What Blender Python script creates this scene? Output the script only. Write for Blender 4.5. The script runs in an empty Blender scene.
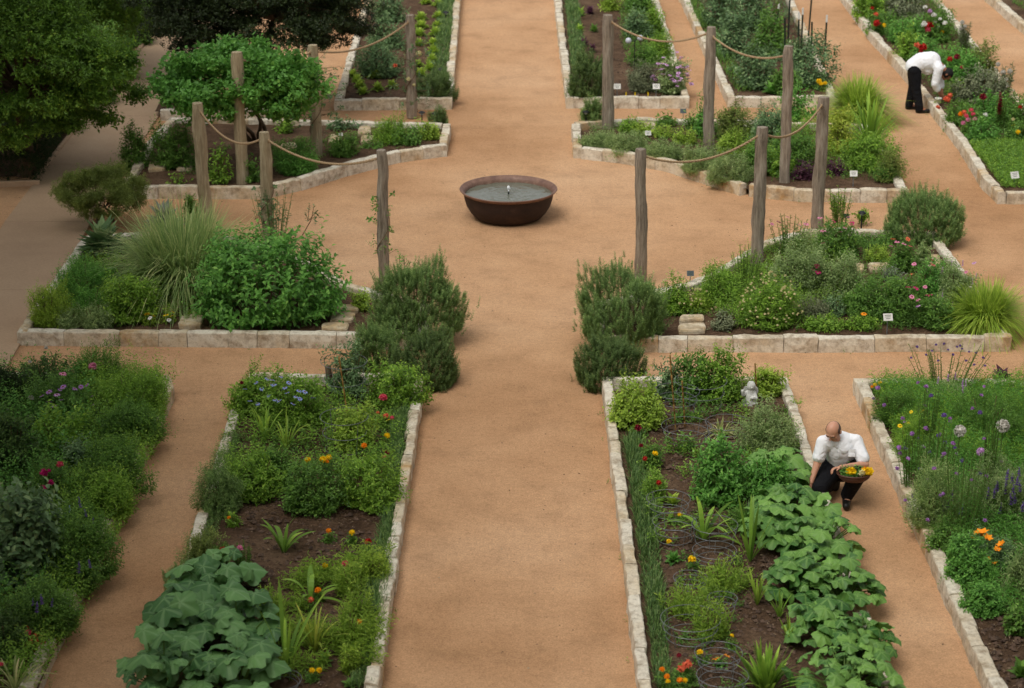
import bpy, bmesh, math, random
import numpy as np
from mathutils import Vector, Matrix, noise
random.seed(11)
rng = np.random.default_rng(11)
S = bpy.context.scene
COL = S.collection
PI = math.pi

# ------------------------------------------------------------------ camera
H = 10.0
PITCH = math.radians(19.9)
F = 2250.0
cp, sp = math.cos(PITCH), math.sin(PITCH)

def ray(px, py):
    u = (px - 512) / F
    v = (344 - py) / F
    return (u, cp + v * sp, -sp + v * cp)

def G(px, py, z=0.0):
    """point of the horizontal plane z that the photograph shows at px, py"""
    d = ray(px, py)
    t = (H - z) / -d[2]
    return Vector((d[0] * t, d[1] * t, z))

def atY(px, py, Y):
    d = ray(px, py)
    t = Y / d[1]
    return Vector((d[0] * t, Y, H + d[2] * t))

def px_size(Y, z=0.2):
    """metres per pixel at ground distance Y"""
    return (Y * cp + (H - z) * sp) / F

cam = bpy.data.cameras.new('camera')
cam.sensor_width = 36
cam.lens = 36 * F / 1024
cam.clip_start = 0.5
cam.clip_end = 2000
camo = bpy.data.objects.new('camera', cam)
camo.location = (0, 0, H)
camo.rotation_euler = (PI / 2 - PITCH, 0, 0)
COL.objects.link(camo)
S.camera = camo
cam.dof.use_dof = True
cam.dof.focus_distance = 27
cam.dof.aperture_fstop = 2.0

# ------------------------------------------------------------------ light
EXPO = 0.1
SUN_EL, SUN_AZ = math.radians(60), math.radians(-142)   # azimuth clockwise from +Y
w = bpy.data.worlds.new('World')
S.world = w
w.use_nodes = True
nt = w.node_tree
nt.nodes.clear()
sky = nt.nodes.new('ShaderNodeTexSky')
sky.sky_type = 'NISHITA'
sky.sun_disc = False
sky.sun_elevation = SUN_EL
sky.sun_rotation = SUN_AZ
sky.dust_density = 4
sky.air_density = 1
hs = nt.nodes.new('ShaderNodeHueSaturation')
hs.inputs['Saturation'].default_value = 0.12
bg = nt.nodes.new('ShaderNodeBackground')
bg.inputs['Strength'].default_value = 0.15
ow = nt.nodes.new('ShaderNodeOutputWorld')
nt.links.new(sky.outputs[0], hs.inputs['Color'])
nt.links.new(hs.outputs[0], bg.inputs[0])
nt.links.new(bg.outputs[0], ow.inputs[0])
sl = bpy.data.lights.new('sun', 'SUN')
sl.energy = 0.9
sl.angle = math.radians(35)
sl.color = (1, 0.95, 0.87)
so = bpy.data.objects.new('sun', sl)
dirn = Vector((math.sin(SUN_AZ) * math.cos(SUN_EL), math.cos(SUN_AZ) * math.cos(SUN_EL), math.sin(SUN_EL)))
so.rotation_euler = dirn.to_track_quat('Z', 'Y').to_euler()
so.location = dirn * 50
COL.objects.link(so)
S.view_settings.view_transform = 'Standard'
S.view_settings.look = 'None'
S.view_settings.exposure = EXPO
S.view_settings.gamma = 1
S.view_settings.use_curve_mapping = False
S.render.engine = 'CYCLES'
S.cycles.max_bounces = 6
S.cycles.diffuse_bounces = 4
S.cycles.glossy_bounces = 2
S.cycles.transmission_bounces = 3
S.cycles.transparent_max_bounces = 4

# ------------------------------------------------------------------ tags
def tag(o, label=None, cat=None, group=None, kind=None):
    if label: o['label'] = label
    if cat: o['category'] = cat
    if group: o['group'] = group
    if kind: o['kind'] = kind
    return o

def empty(name, loc, label=None, cat=None, group=None, rz=0):
    o = bpy.data.objects.new(name, None)
    o.empty_display_size = 0.1
    o.location = loc
    o.rotation_euler = (0, 0, rz)
    COL.objects.link(o)
    return tag(o, label, cat, group)

def link(name, me, parent=None, loc=None, rot=None, scale=None):
    o = bpy.data.objects.new(name, me)
    COL.objects.link(o)
    if parent is not None: o.parent = parent
    if loc is not None: o.location = loc
    if rot is not None: o.rotation_euler = rot
    if scale is not None: o.scale = scale if hasattr(scale, '__len__') else (scale,) * 3
    return o

# ------------------------------------------------------------------ materials
def s2l(c):
    c = c / 255
    return c / 12.92 if c <= 0.04045 else ((c + 0.055) / 1.055) ** 2.4

def rgb(r, g, b):
    return (s2l(r), s2l(g), s2l(b), 1)

def hexc(h):
    return rgb(int(h[0:2], 16), int(h[2:4], 16), int(h[4:6], 16))

def nm(name):
    m = bpy.data.materials.new(name)
    m.use_nodes = True
    n = m.node_tree.nodes
    return m, n, m.node_tree.links, n['Principled BSDF']

def ramp(n, stops):
    r = n.new('ShaderNodeValToRGB')
    e = r.color_ramp.elements
    e[0].position, e[0].color = stops[0]
    e[1].position, e[1].color = stops[-1]
    for p, c in stops[1:-1]:
        k = e.new(p); k.color = c
    return r

def noise_n(n, l, scale, detail=6, rough=0.6, vec=None):
    t = n.new('ShaderNodeTexNoise')
    t.inputs['Scale'].default_value = scale
    t.inputs['Detail'].default_value = detail
    t.inputs['Roughness'].default_value = rough
    if vec is not None: l.new(vec, t.inputs['Vector'])
    return t

def geo_pos(n):
    return n.new('ShaderNodeNewGeometry').outputs['Position']

def bumpn(n, l, h, strength, dist, b):
    bp = n.new('ShaderNodeBump')
    bp.inputs['Strength'].default_value = strength
    bp.inputs['Distance'].default_value = dist
    l.new(h, bp.inputs['Height'])
    l.new(bp.outputs[0], b.inputs['Normal'])
    return bp

_leaf = {}
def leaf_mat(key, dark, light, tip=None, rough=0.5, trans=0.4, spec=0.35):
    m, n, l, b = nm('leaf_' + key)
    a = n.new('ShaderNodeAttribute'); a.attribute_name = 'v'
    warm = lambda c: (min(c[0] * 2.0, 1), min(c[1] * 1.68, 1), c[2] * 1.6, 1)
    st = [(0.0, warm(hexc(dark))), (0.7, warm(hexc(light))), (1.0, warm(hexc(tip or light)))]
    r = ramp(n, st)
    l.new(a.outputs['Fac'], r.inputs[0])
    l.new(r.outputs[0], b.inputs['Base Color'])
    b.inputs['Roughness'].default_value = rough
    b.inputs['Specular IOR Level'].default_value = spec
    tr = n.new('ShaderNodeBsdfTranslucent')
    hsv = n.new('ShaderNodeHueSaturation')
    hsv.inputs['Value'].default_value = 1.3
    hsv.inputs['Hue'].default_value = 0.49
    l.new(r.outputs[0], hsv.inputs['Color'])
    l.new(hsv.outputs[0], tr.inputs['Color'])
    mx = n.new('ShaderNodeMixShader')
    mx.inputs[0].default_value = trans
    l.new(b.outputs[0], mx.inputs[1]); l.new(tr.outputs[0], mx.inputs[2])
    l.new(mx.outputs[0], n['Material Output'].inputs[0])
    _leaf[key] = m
    return m

leaf_mat('rosemary', '34502c', '5f8048', '8aa466', trans=0.35)
leaf_mat('rosemary_dark', '2c4424', '4e6a3a', '6f8850', trans=0.35)
leaf_mat('lime', '466024', '76983a', '93ae4c')
leaf_mat('lime_yellow', '566e24', '83993e', 'a3ae52')
leaf_mat('bright', '35551f', '658e34', '8bb04a')
leaf_mat('mid', '2c4a20', '4f7832', '709a48')
leaf_mat('lush', '2c5224', '53883c', '78a955')
leaf_mat('dark', '22391b', '3e5c2b', '587838')
leaf_mat('deep', '16260f', '263b1a', '3c5226')
leaf_mat('blue', '2e4a2f', '507048', '7c986a', trans=0.15)
leaf_mat('squash', '2b4f33', '4a7a4a', '5f9050', rough=0.45)
leaf_mat('sweet', '2e5528', '528537', '79a64a', rough=0.45)
leaf_mat('grey', '3e4c38', '5d6b50', '788468', trans=0.1)
leaf_mat('silver', '4c5a50', '6e7c70', '8a968a', trans=0.1)
leaf_mat('olive', '3c4e26', '647a3e', '869a54')
leaf_mat('sage', '48613a', '728e5c', '9ab080')
leaf_mat('tarragon', '42622a', '6d9038', '90ac50')
leaf_mat('chive', '2c4726', '4c6e3a', '76905a')
leaf_mat('grassy', '44643a', '76945c', 'a8b584')
leaf_mat('pale_stripe', '587040', '8a9a66', 'b0b28c')
leaf_mat('purple', '2a1c24', '4a3040', '5d4450')
leaf_mat('red', '6a2416', 'a5442a', 'c06a48')
leaf_mat('tree', '263f1a', '50782a', '82a03c')
leaf_mat('cedar', '121d09', '1f3010', '33461c', trans=0.08)
leaf_mat('fig', '2d5424', '548a3e', '7cab58')
leaf_mat('straw', '8c7a4c', 'b8a673', 'cfc294')

def veined(key, dark, light, vein):
    """broad lobed leaf with paler veins along the lobes"""
    m, n, l, b = nm('leaf_' + key)
    a = n.new('ShaderNodeAttribute'); a.attribute_name = 'v'
    r = ramp(n, [(0, hexc(dark)), (1, hexc(light))])
    l.new(a.outputs['Fac'], r.inputs[0])
    ve = n.new('ShaderNodeAttribute'); ve.attribute_name = 'vein'
    rr = ramp(n, [(0.0, (0, 0, 0, 1)), (0.84, (0, 0, 0, 1)), (1.0, (.6, .6, .6, 1))])
    l.new(ve.outputs['Fac'], rr.inputs[0])
    mx = n.new('ShaderNodeMix'); mx.data_type = 'RGBA'
    l.new(rr.outputs[0], mx.inputs[0])
    l.new(r.outputs[0], mx.inputs[6])
    mx.inputs[7].default_value = hexc(vein)
    nz = noise_n(n, l, 30, 3, 0.5, geo_pos(n))
    bumpn(n, l, nz.outputs[0], 0.35, 0.01, b)
    l.new(mx.outputs[2], b.inputs['Base Color'])
    b.inputs['Roughness'].default_value = 0.5
    b.inputs['Specular IOR Level'].default_value = 0.35
    tr = n.new('ShaderNodeBsdfTranslucent'); l.new(mx.outputs[2], tr.inputs[0])
    ms = n.new('ShaderNodeMixShader'); ms.inputs[0].default_value = 0.22
    l.new(b.outputs[0], ms.inputs[1]); l.new(tr.outputs[0], ms.inputs[2])
    l.new(ms.outputs[0], n['Material Output'].inputs[0])
    _leaf[key] = m
veined('squash', '3f6838', '74a05c', '8cb074')
veined('sweet', '406c30', '80ac50', '96bc68')

def flat_mat(name, col, rough=0.7, spec=0.3, metal=0, nscale=None, namt=0.25):
    m, n, l, b = nm(name)
    b.inputs['Base Color'].default_value = hexc(col)
    b.inputs['Roughness'].default_value = rough
    b.inputs['Specular IOR Level'].default_value = spec
    b.inputs['Metallic'].default_value = metal
    if nscale:
        t = noise_n(n, l, nscale, 5, 0.6, geo_pos(n))
        c = hexc(col)
        r = ramp(n, [(0.3, tuple(x * (1 - namt) for x in c[:3]) + (1,)), (0.7, tuple(min(1, x * (1 + namt)) for x in c[:3]) + (1,))])
        l.new(t.outputs[0], r.inputs[0]); l.new(r.outputs[0], b.inputs['Base Color'])
        bumpn(n, l, t.outputs[0], 0.3, 0.01, b)
    return m

M = {}
PETAL = dict(pink='d884a4', magenta='c0206e', red='b0241e', rose='d8546a', orange='f09418', yellow='f2cc18', white='e6e4dc',
             blue='8d9cd0', violet='735a9a', mauve='a878b4', cream='d8cf9c', lilac='c79ac8', dull='c6c1b6', coral='d86a4a', crimson='801a2c')
for k, c in PETAL.items():
    M['p_' + k] = flat_mat('petal_' + k, c, 0.6, 0.2)
M['centre'] = flat_mat('flower_centre', '8a5a1c', 0.9)
M['stem'] = flat_mat('green_stem', '55702f', 0.7)
M['twig'] = flat_mat('brown_twig', '6e5a42', 0.9)
M['bamboo'] = flat_mat('bamboo_cane', 'b08b50', 0.6, nscale=20)
M['wire'] = flat_mat('galvanised_wire', '77797a', 0.5, 0.5, 0.3)
M['black'] = flat_mat('black_metal', '1e2022', 0.5)
M['green_metal'] = flat_mat('dark_green_metal', '1f2c24', 0.5)
M['white_paint'] = flat_mat('white_paint', 'dcdad2', 0.6)
M['sign_white'] = flat_mat('white_card', 'dbd9d0', 0.5)
M['sign_slate'] = flat_mat('slate_card', '4d5a5c', 0.5)
M['ink'] = flat_mat('printed_ink', '4a4a48', 0.7)
M['steel'] = flat_mat('grey_stake', '8b9296', 0.4, 0.5, 0.5)
M['lens'] = flat_mat('frosted_lens', 'c6c9d0', 0.2, 0.5)

# gravel
def gravel():
    m, n, l, b = nm('decomposed_granite')
    p = geo_pos(n)
    big = noise_n(n, l, 0.22, 4, 0.6, p)
    med = noise_n(n, l, 1.6, 6, 0.7, p)
    fine = noise_n(n, l, 55, 4, 0.75, p)
    grit = noise_n(n, l, 16, 3, 0.8, p)
    r1 = ramp(n, [(0.3, hexc('ae8560')), (0.5, hexc('c49b75')), (0.72, hexc('cea884'))])
    l.new(big.outputs[0], r1.inputs[0])
    r2 = ramp(n, [(0.25, (0.74, 0.73, 0.71, 1)), (0.48, (0.97, 0.96, 0.95, 1)), (0.75, (1.08, 1.09, 1.10, 1))])
    l.new(med.outputs[0], r2.inputs[0])
    r3 = ramp(n, [(0.3, (0.66, 0.64, 0.62, 1)), (0.5, (1.0, 1.0, 1.0, 1)), (0.72, (1.28, 1.28, 1.26, 1))])
    l.new(fine.outputs[0], r3.inputs[0])
    r4 = ramp(n, [(0.25, (0.8, 0.78, 0.76, 1)), (0.5, (1, 1, 1, 1)), (0.75, (1.12, 1.1, 1.08, 1))])
    l.new(grit.outputs[0], r4.inputs[0])
    cur = r1.outputs[0]
    for r in (r2, r3, r4):
        x = n.new('ShaderNodeMix'); x.data_type = 'RGBA'; x.blend_type = 'MULTIPLY'
        x.inputs[0].default_value = 1
        l.new(cur, x.inputs[6]); l.new(r.outputs[0], x.inputs[7]); cur = x.outputs[2]
    l.new(cur, b.inputs['Base Color'])
    b.inputs['Roughness'].default_value = 0.95
    b.inputs['Specular IOR Level'].default_value = 0.1
    ad = n.new('ShaderNodeMath'); ad.operation = 'MULTIPLY_ADD'
    l.new(med.outputs[0], ad.inputs[0]); ad.inputs[1].default_value = 2.5; l.new(fine.outputs[0], ad.inputs[2])
    bumpn(n, l, ad.outputs[0], 0.5, 0.02, b)
    return m
M['gravel'] = gravel()

def concrete():
    m, n, l, b = nm('tan_concrete')
    p = geo_pos(n)
    a = noise_n(n, l, 0.5, 7, 0.65, p)
    f = noise_n(n, l, 30, 5, 0.7, p)
    r = ramp(n, [(0.3, hexc('a98b6e')), (0.55, hexc('b89a7b')), (0.75, hexc('c2a688'))])
    l.new(a.outputs[0], r.inputs[0])
    r2 = ramp(n, [(0.3, (0.85, 0.85, 0.85, 1)), (0.7, (1.08, 1.08, 1.08, 1))])
    l.new(f.outputs[0], r2.inputs[0])
    x = n.new('ShaderNodeMix'); x.data_type = 'RGBA'; x.blend_type = 'MULTIPLY'; x.inputs[0].default_value = 1
    l.new(r.outputs[0], x.inputs[6]); l.new(r2.outputs[0], x.inputs[7])
    l.new(x.outputs[2], b.inputs['Base Color'])
    b.inputs['Roughness'].default_value = 0.85
    bumpn(n, l, f.outputs[0], 0.2, 0.005, b)
    return m
M['concrete'] = concrete()

def soil():
    m, n, l, b = nm('garden_soil')
    p = geo_pos(n)
    a = noise_n(n, l, 2.2, 6, 0.7, p)
    f = noise_n(n, l, 28, 5, 0.8, p)
    r = ramp(n, [(0.3, hexc('4a392b')), (0.5, hexc('66503e')), (0.72, hexc('826a54'))])
    l.new(a.outputs[0], r.inputs[0])
    r2 = ramp(n, [(0.3, (0.5, 0.5, 0.5, 1)), (0.5, (1, 1, 1, 1)), (0.72, (1.5, 1.45, 1.4, 1))])
    l.new(f.outputs[0], r2.inputs[0])
    x = n.new('ShaderNodeMix'); x.data_type = 'RGBA'; x.blend_type = 'MULTIPLY'; x.inputs[0].default_value = 1
    l.new(r.outputs[0], x.inputs[6]); l.new(r2.outputs[0], x.inputs[7])
    l.new(x.outputs[2], b.inputs['Base Color'])
    b.inputs['Roughness'].default_value = 0.95
    b.inputs['Specular IOR Level'].default_value = 0.1
    ad = n.new('ShaderNodeMath'); ad.operation = 'MULTIPLY_ADD'
    l.new(a.outputs[0], ad.inputs[0]); ad.inputs[1].default_value = 2; l.new(f.outputs[0], ad.inputs[2])
    bumpn(n, l, ad.outputs[0], 0.9, 0.05, b)
    return m
M['soil'] = soil()

def limestone(name, base, warm, pale):
    m, n, l, b = nm(name)
    p = geo_pos(n)
    a = noise_n(n, l, 3.0, 6, 0.65, p)
    f = noise_n(n, l, 26, 5, 0.75, p)
    at = n.new('ShaderNodeAttribute'); at.attribute_name = 'v'
    ad = n.new('ShaderNodeMath'); ad.operation = 'MULTIPLY_ADD'
    l.new(at.outputs['Fac'], ad.inputs[0]); ad.inputs[1].default_value = 0.6; l.new(a.outputs[0], ad.inputs[2])
    r = ramp(n, [(0.42, hexc(warm)), (0.58, hexc(base)), (0.9, hexc(pale))])
    l.new(ad.outputs[0], r.inputs[0])
    r2 = ramp(n, [(0.28, (0.52, 0.48, 0.42, 1)), (0.45, (0.95, 0.94, 0.92, 1)), (0.75, (1.1, 1.1, 1.1, 1))])
    l.new(f.outputs[0], r2.inputs[0])
    x = n.new('ShaderNodeMix'); x.data_type = 'RGBA'; x.blend_type = 'MULTIPLY'; x.inputs[0].default_value = 1
    l.new(r.outputs[0], x.inputs[6]); l.new(r2.outputs[0], x.inputs[7])
    # grey-brown grime patches with a shape of their own
    g = noise_n(n, l, 7, 5, 0.7, p)
    rg = ramp(n, [(0.46, (0, 0, 0, 1)), (0.68, (0.85, 0.85, 0.85, 1))])
    l.new(g.outputs[0], rg.inputs[0])
    y = n.new('ShaderNodeMix'); y.data_type = 'RGBA'
    l.new(rg.outputs[0], y.inputs[0]); l.new(x.outputs[2], y.inputs[6]); y.inputs[7].default_value = hexc('94826a')
    l.new(y.outputs[2], b.inputs['Base Color'])
    b.inputs['Roughness'].default_value = 0.9
    b.inputs['Specular IOR Level'].default_value = 0.15
    bumpn(n, l, f.outputs[0], 0.6, 0.02, b)
    return m
M['kerb'] = limestone('limestone_kerb', 'd2c2a6', 'bc9a6c', 'ded6c4')
M['flag'] = limestone('stepping_limestone', 'd4c6ac', 'c4aa82', 'e0d8c6')

def weathered_wood(pale=0):
    m, n, l, b = nm('weathered_post')
    tc = n.new('ShaderNodeTexCoord')
    mp = n.new('ShaderNodeMapping'); mp.inputs['Scale'].default_value = (14, 14, 1.3)
    l.new(tc.outputs['Object'], mp.inputs[0])
    a = noise_n(n, l, 2.2, 6, 0.7, mp.outputs[0])
    r = ramp(n, [(0.3, hexc('8a7a5e')), (0.5, hexc('ad9c7c')), (0.7, hexc('c6b898'))] if pale else [(0.3, hexc('625648')), (0.5, hexc('988a78')), (0.7, hexc('b4a896'))])
    l.new(a.outputs[0], r.inputs[0])
    g = noise_n(n, l, 5, 5, 0.7, tc.outputs['Object'])
    rg = ramp(n, [(0.55, (0, 0, 0, 1)), (0.75, (0.6, 0.6, 0.6, 1))])
    l.new(g.outputs[0], rg.inputs[0])
    y = n.new('ShaderNodeMix'); y.data_type = 'RGBA'
    l.new(rg.outputs[0], y.inputs[0]); l.new(r.outputs[0], y.inputs[6]); y.inputs[7].default_value = hexc('8f8468')
    l.new(y.outputs[2], b.inputs['Base Color'])
    b.inputs['Roughness'].default_value = 0.9
    bumpn(n, l, a.outputs[0], 1.0, 0.04, b)
    return m
M['post'] = weathered_wood()
M['post_pale'] = weathered_wood(1)
M['rope'] = flat_mat('sisal_rope', 'a99070', 0.9, 0.1, nscale=60)
M['bark'] = flat_mat('grey_bark', '6b5b4a', 0.95, 0.1, nscale=12)

# ------------------------------------------------------------------ mesh helpers
def np_mesh(name, V, Fc, mats, fv=None, matidx=None, smooth=False, pv=None):
    """V (n,3), Fc list of (m,k) int arrays"""
    me = bpy.data.meshes.new(name)
    V = np.asarray(V, dtype=np.float32)
    if not isinstance(Fc, list): Fc = [Fc]
    Fc = [f for f in Fc if len(f)]
    loops = np.concatenate([f.ravel() for f in Fc]).astype(np.int32)
    sizes = np.concatenate([np.full(len(f), f.shape[1]) for f in Fc]).astype(np.int32)
    starts = np.concatenate([[0], np.cumsum(sizes)[:-1]]).astype(np.int32)
    me.vertices.add(len(V)); me.vertices.foreach_set('co', V.ravel())
    me.loops.add(len(loops)); me.loops.foreach_set('vertex_index', loops)
    me.polygons.add(len(sizes)); me.polygons.foreach_set('loop_start', starts)
    try: me.polygons.foreach_set('loop_total', sizes)
    except Exception: pass
    if matidx is not None: me.polygons.foreach_set('material_index', np.asarray(matidx, dtype=np.int32))
    me.update(calc_edges=True)
    if fv is not None:
        at = me.attributes.new('v', 'FLOAT', 'FACE')
        at.data.foreach_set('value', np.clip(np.asarray(fv, dtype=np.float32), 0, 1))
    if pv is not None:
        at = me.attributes.new('vein', 'FLOAT', 'POINT')
        at.data.foreach_set('value', np.asarray(pv, dtype=np.float32))
    for m in (mats if isinstance(mats, (list, tuple)) else [mats]): me.materials.append(m)
    me.polygons.foreach_set('use_smooth', np.full(len(sizes), bool(smooth)))
    return me

def norm(a):
    return a / np.maximum(np.linalg.norm(a, axis=-1, keepdims=True), 1e-9)

T_KITE = (np.array([(0, 0, 0), (.5, .42, .10), (0, 1, -.08), (-.5, .42, .10)]), np.array([(0, 1, 2), (0, 2, 3)]))
T_OVAL = (np.array([(0, 0, 0), (.42, .25, .10), (.46, .6, .06), (0, 1.0, -.2), (-.46, .6, .06), (-.42, .25, .10), (0, .45, .0)]),
          np.array([(6, 0, 1), (6, 1, 2), (6, 2, 3), (6, 3, 4), (6, 4, 5), (6, 5, 0)]))

def lobed_template(nl=5, depth=0.30, span=2.55, n=40):
    """palmate leaf: petiole at the origin, lobes ahead; columns are side, ahead, up"""
    V = [(0, 0.0, 0.0)]; vein = [1.0]
    rings = 3
    axes = np.linspace(-span, span, nl)
    for k in range(1, rings + 1):
        f = k / rings
        for i in range(n):
            a = -PI * 0.985 + 2 * PI * 0.985 * i / (n - 1)
            d = min(abs(a - x) for x in axes)
            gap = (axes[1] - axes[0]) / 2
            q = min(d / gap, 1.4)
            r = 0.56 * (1 - depth * min(q, 1) ** 1.3) * (1 + 0.22 * math.cos(a)) * (1.0 if abs(a) < span else 0.82)
            r *= 1 + 0.035 * math.sin(a * 23)
            r *= f
            z = 0.10 * (q - 0.5) * f - 0.16 * f * f + 0.05 * math.sin(a * 7) * f * f
            V.append((r * math.sin(a), r * math.cos(a), z))
            vein.append(1 - min(q * f * 0.9, 1) if d < gap else 0)
    Fc = []
    for i in range(n - 1):
        Fc.append((0, 1 + i, 2 + i, 2 + i))
    Fq = []
    for k in range(rings - 1):
        for i in range(n - 1):
            a = 1 + k * n + i
            Fq.append((a, a + n, a + n + 1, a + 1))
    return np.array(V), (np.array([f[:3] for f in Fc]), np.array(Fq)), np.array(vein)
LOBED = lobed_template()

def place_leaves(T, p, d, n, L, W):
    """returns V, F for all leaves"""
    tv, tf = T
    s = norm(np.cross(d, n)); n = np.cross(s, d)
    N, K = len(p), len(tv)
    L = np.broadcast_to(np.asarray(L, float), (N,)); W = np.broadcast_to(np.asarray(W, float), (N,))
    V = (p[:, None, :] + s[:, None, :] * (tv[None, :, 0:1] * W[:, None, None])
         + d[:, None, :] * (tv[None, :, 1:2] * L[:, None, None]) + n[:, None, :] * (tv[None, :, 2:3] * L[:, None, None]))
    off = (np.arange(N) * K)[:, None, None]
    if isinstance(tf, tuple):
        return V.reshape(-1, 3), [(f[None] + off).reshape(-1, f.shape[1]) for f in tf]
    return V.reshape(-1, 3), (tf[None] + off).reshape(-1, tf.shape[1])

UP = np.array([0, 0, 1.0])

def rand_dirs(N, zmin=-0.1):
    z = rng.uniform(zmin, 1, N); a = rng.uniform(0, 2 * PI, N); r = np.sqrt(np.maximum(1 - z * z, 0))
    return np.stack([r * np.cos(a), r * np.sin(a), z], 1)

def sprig_leaves(tips, dirs, Ls, per, L, W, spread=0.8, jitter=0.25, T=T_KITE):
    """leaves up each sprig; returns V, F, v"""
    N = len(tips)
    t = np.tile(np.linspace(0.05, 1, per), N)
    idx = np.repeat(np.arange(N), per)
    d = dirs[idx]; Lr = np.broadcast_to(Ls, (N,))[idx]
    p = tips[idx] - d * (Lr * (1 - t))[:, None]
    a = t * per * 2.4 + rng.uniform(0, 6, N)[idx]
    ref = np.tile([[0.3, 0.2, 1.0]], (len(d), 1)); ref[np.abs(d[:, 2]) > .9] = [1, .1, .1]
    e1 = norm(np.cross(d, ref)); e2 = np.cross(d, e1)
    out = e1 * np.cos(a)[:, None] + e2 * np.sin(a)[:, None]
    ld = norm(d * (1 - spread * .8) + out * spread + rng.normal(0, jitter, d.shape))
    nn = norm(d + UP * 0.5 + rng.normal(0, .2, d.shape))
    s = rng.uniform(.65, 1.15, len(p)) * (1.1 - .35 * t)
    V, Fc = place_leaves(T, p, ld, nn, L * s, W * s)
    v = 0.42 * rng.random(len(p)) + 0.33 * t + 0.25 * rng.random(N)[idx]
    return V, Fc, np.repeat(v, len(T[1]))

def blob_surface(N, rx, ry, h, lump, zmin=-0.25, depth=0.14, nl=None):
    if nl is None: nl = int(12 + 14 * min(rx * max(h, ry), 1.5))
    om = rand_dirs(N, zmin)
    c = rand_dirs(nl, 0.0)
    dd = ((om[:, None, :] - c[None]) ** 2).sum(2)
    amp = rng.uniform(.5, 1.5, nl)
    rad = 1 - lump + 1.9 * lump * (amp[None] * np.exp(-dd / .13)).max(1)
    rho = 1 - np.abs(rng.normal(0, depth, N)) + (rng.random(N) < .12) * rng.uniform(0, .22, N)
    zc = .16 * h
    # dome: sides stand on the ground, shoulders fuller than a half sphere
    hz = np.hypot(om[:, 0], om[:, 1]); fl = np.maximum(hz, 1e-3) ** -.22
    om = om * np.stack([fl, fl, np.ones(N)], 1)
    R = np.stack([np.full(N, rx), np.full(N, ry), np.where(om[:, 2] > 0, h - zc, zc)], 1)
    tip = om * R * (rad * rho)[:, None]
    nrm = norm(om / np.maximum(R / R.max(), .15))
    tip[:, 2] += zc
    tip[:, 2] = np.maximum(tip[:, 2], .02)
    return tip, nrm

def bush_arrays(rx, ry, h, L, W, per=8, up=.5, lump=.14, dens=1.0, cap=12000, T=T_KITE, spread=.8, sl=None, zmin=-.25, depth=.14):
    area = 2 * PI * ((rx * ry) ** 1.6 / 3 + (rx * h) ** 1.6 / 3 + (ry * h) ** 1.6 / 3) ** (1 / 1.6)
    n = int(min(cap, dens * 2.6 * area / (.5 * L * W)))
    ns = max(4, n // per)
    tip, nr = blob_surface(ns, rx, ry, h, lump, zmin, depth)
    d = norm(nr * .75 + UP * up + rng.normal(0, .28, nr.shape))
    if sl is None: sl = L * per * .42
    return sprig_leaves(tip, d, sl * rng.uniform(.7, 1.2, ns), per, L, W, spread, T=T)

def blades_arrays(p, d, L, W, droop, seg=4, flat=0.0):
    """arching strips; p base, d start direction"""
    N = len(p)
    t = np.linspace(0, 1, seg + 1)
    L = np.broadcast_to(L, (N,)); W = np.broadcast_to(W, (N,)); droop = np.broadcast_to(droop, (N,))
    hd = d.copy(); hd[:, 2] = 0; hd = norm(hd + 1e-6)
    s = norm(np.cross(d, UP) + 1e-6)
    tt = t[None, :, None]
    c = p[:, None] + d[:, None] * (L[:, None, None] * tt) + (hd[:, None] * .45 - UP) * (droop * L)[:, None, None] * tt ** 2.2
    wprof = np.sin(np.clip(t * .92 + .08, 0, 1) * PI) ** .55
    wprof[-1] = .05; wprof[0] = .5
    o = s[:, None] * (W[:, None, None] * wprof[None, :, None] / 2)
    V = np.stack([c - o, c + o], 2).reshape(-1, 3)
    K = 2 * (seg + 1)
    base = np.array([(2 * i, 2 * i + 1, 2 * i + 3, 2 * i + 2) for i in range(seg)])
    Fc = (base[None] + (np.arange(N) * K)[:, None, None]).reshape(-1, 4)
    v = np.repeat(rng.random(N), seg) * .7 + np.tile(np.linspace(0, .3, seg), N)
    return V, Fc, v

def tube(pts, r0, r1=None, k=7):
    pts = [Vector(p) for p in pts]
    r1 = r0 if r1 is None else r1
    V, Fc = [], []
    for i, p in enumerate(pts):
        a = pts[max(i - 1, 0)]; b = pts[min(i + 1, len(pts) - 1)]
        d = (b - a).normalized()
        e1 = d.cross(Vector((0.31, .9, .2))).normalized(); e2 = d.cross(e1)
        f = i / max(len(pts) - 1, 1); r = r0 + (r1 - r0) * f
        for j in range(k):
            an = 2 * PI * j / k
            V.append(p + e1 * (r * math.cos(an)) + e2 * (r * math.sin(an)))
    for i in range(len(pts) - 1):
        for j in range(k):
            a = i * k + j; b = i * k + (j + 1) % k
            Fc.append((a, b, b + k, a + k))
    c0 = len(V); V.append(pts[0]); V.append(pts[-1])
    T3 = [(c0, (j + 1) % k, j) for j in range(k)] + [(c0 + 1, (len(pts) - 1) * k + j, (len(pts) - 1) * k + (j + 1) % k) for j in range(k)]
    return np.array([tuple(v) for v in V]), np.array(Fc), np.array(T3)

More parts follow.
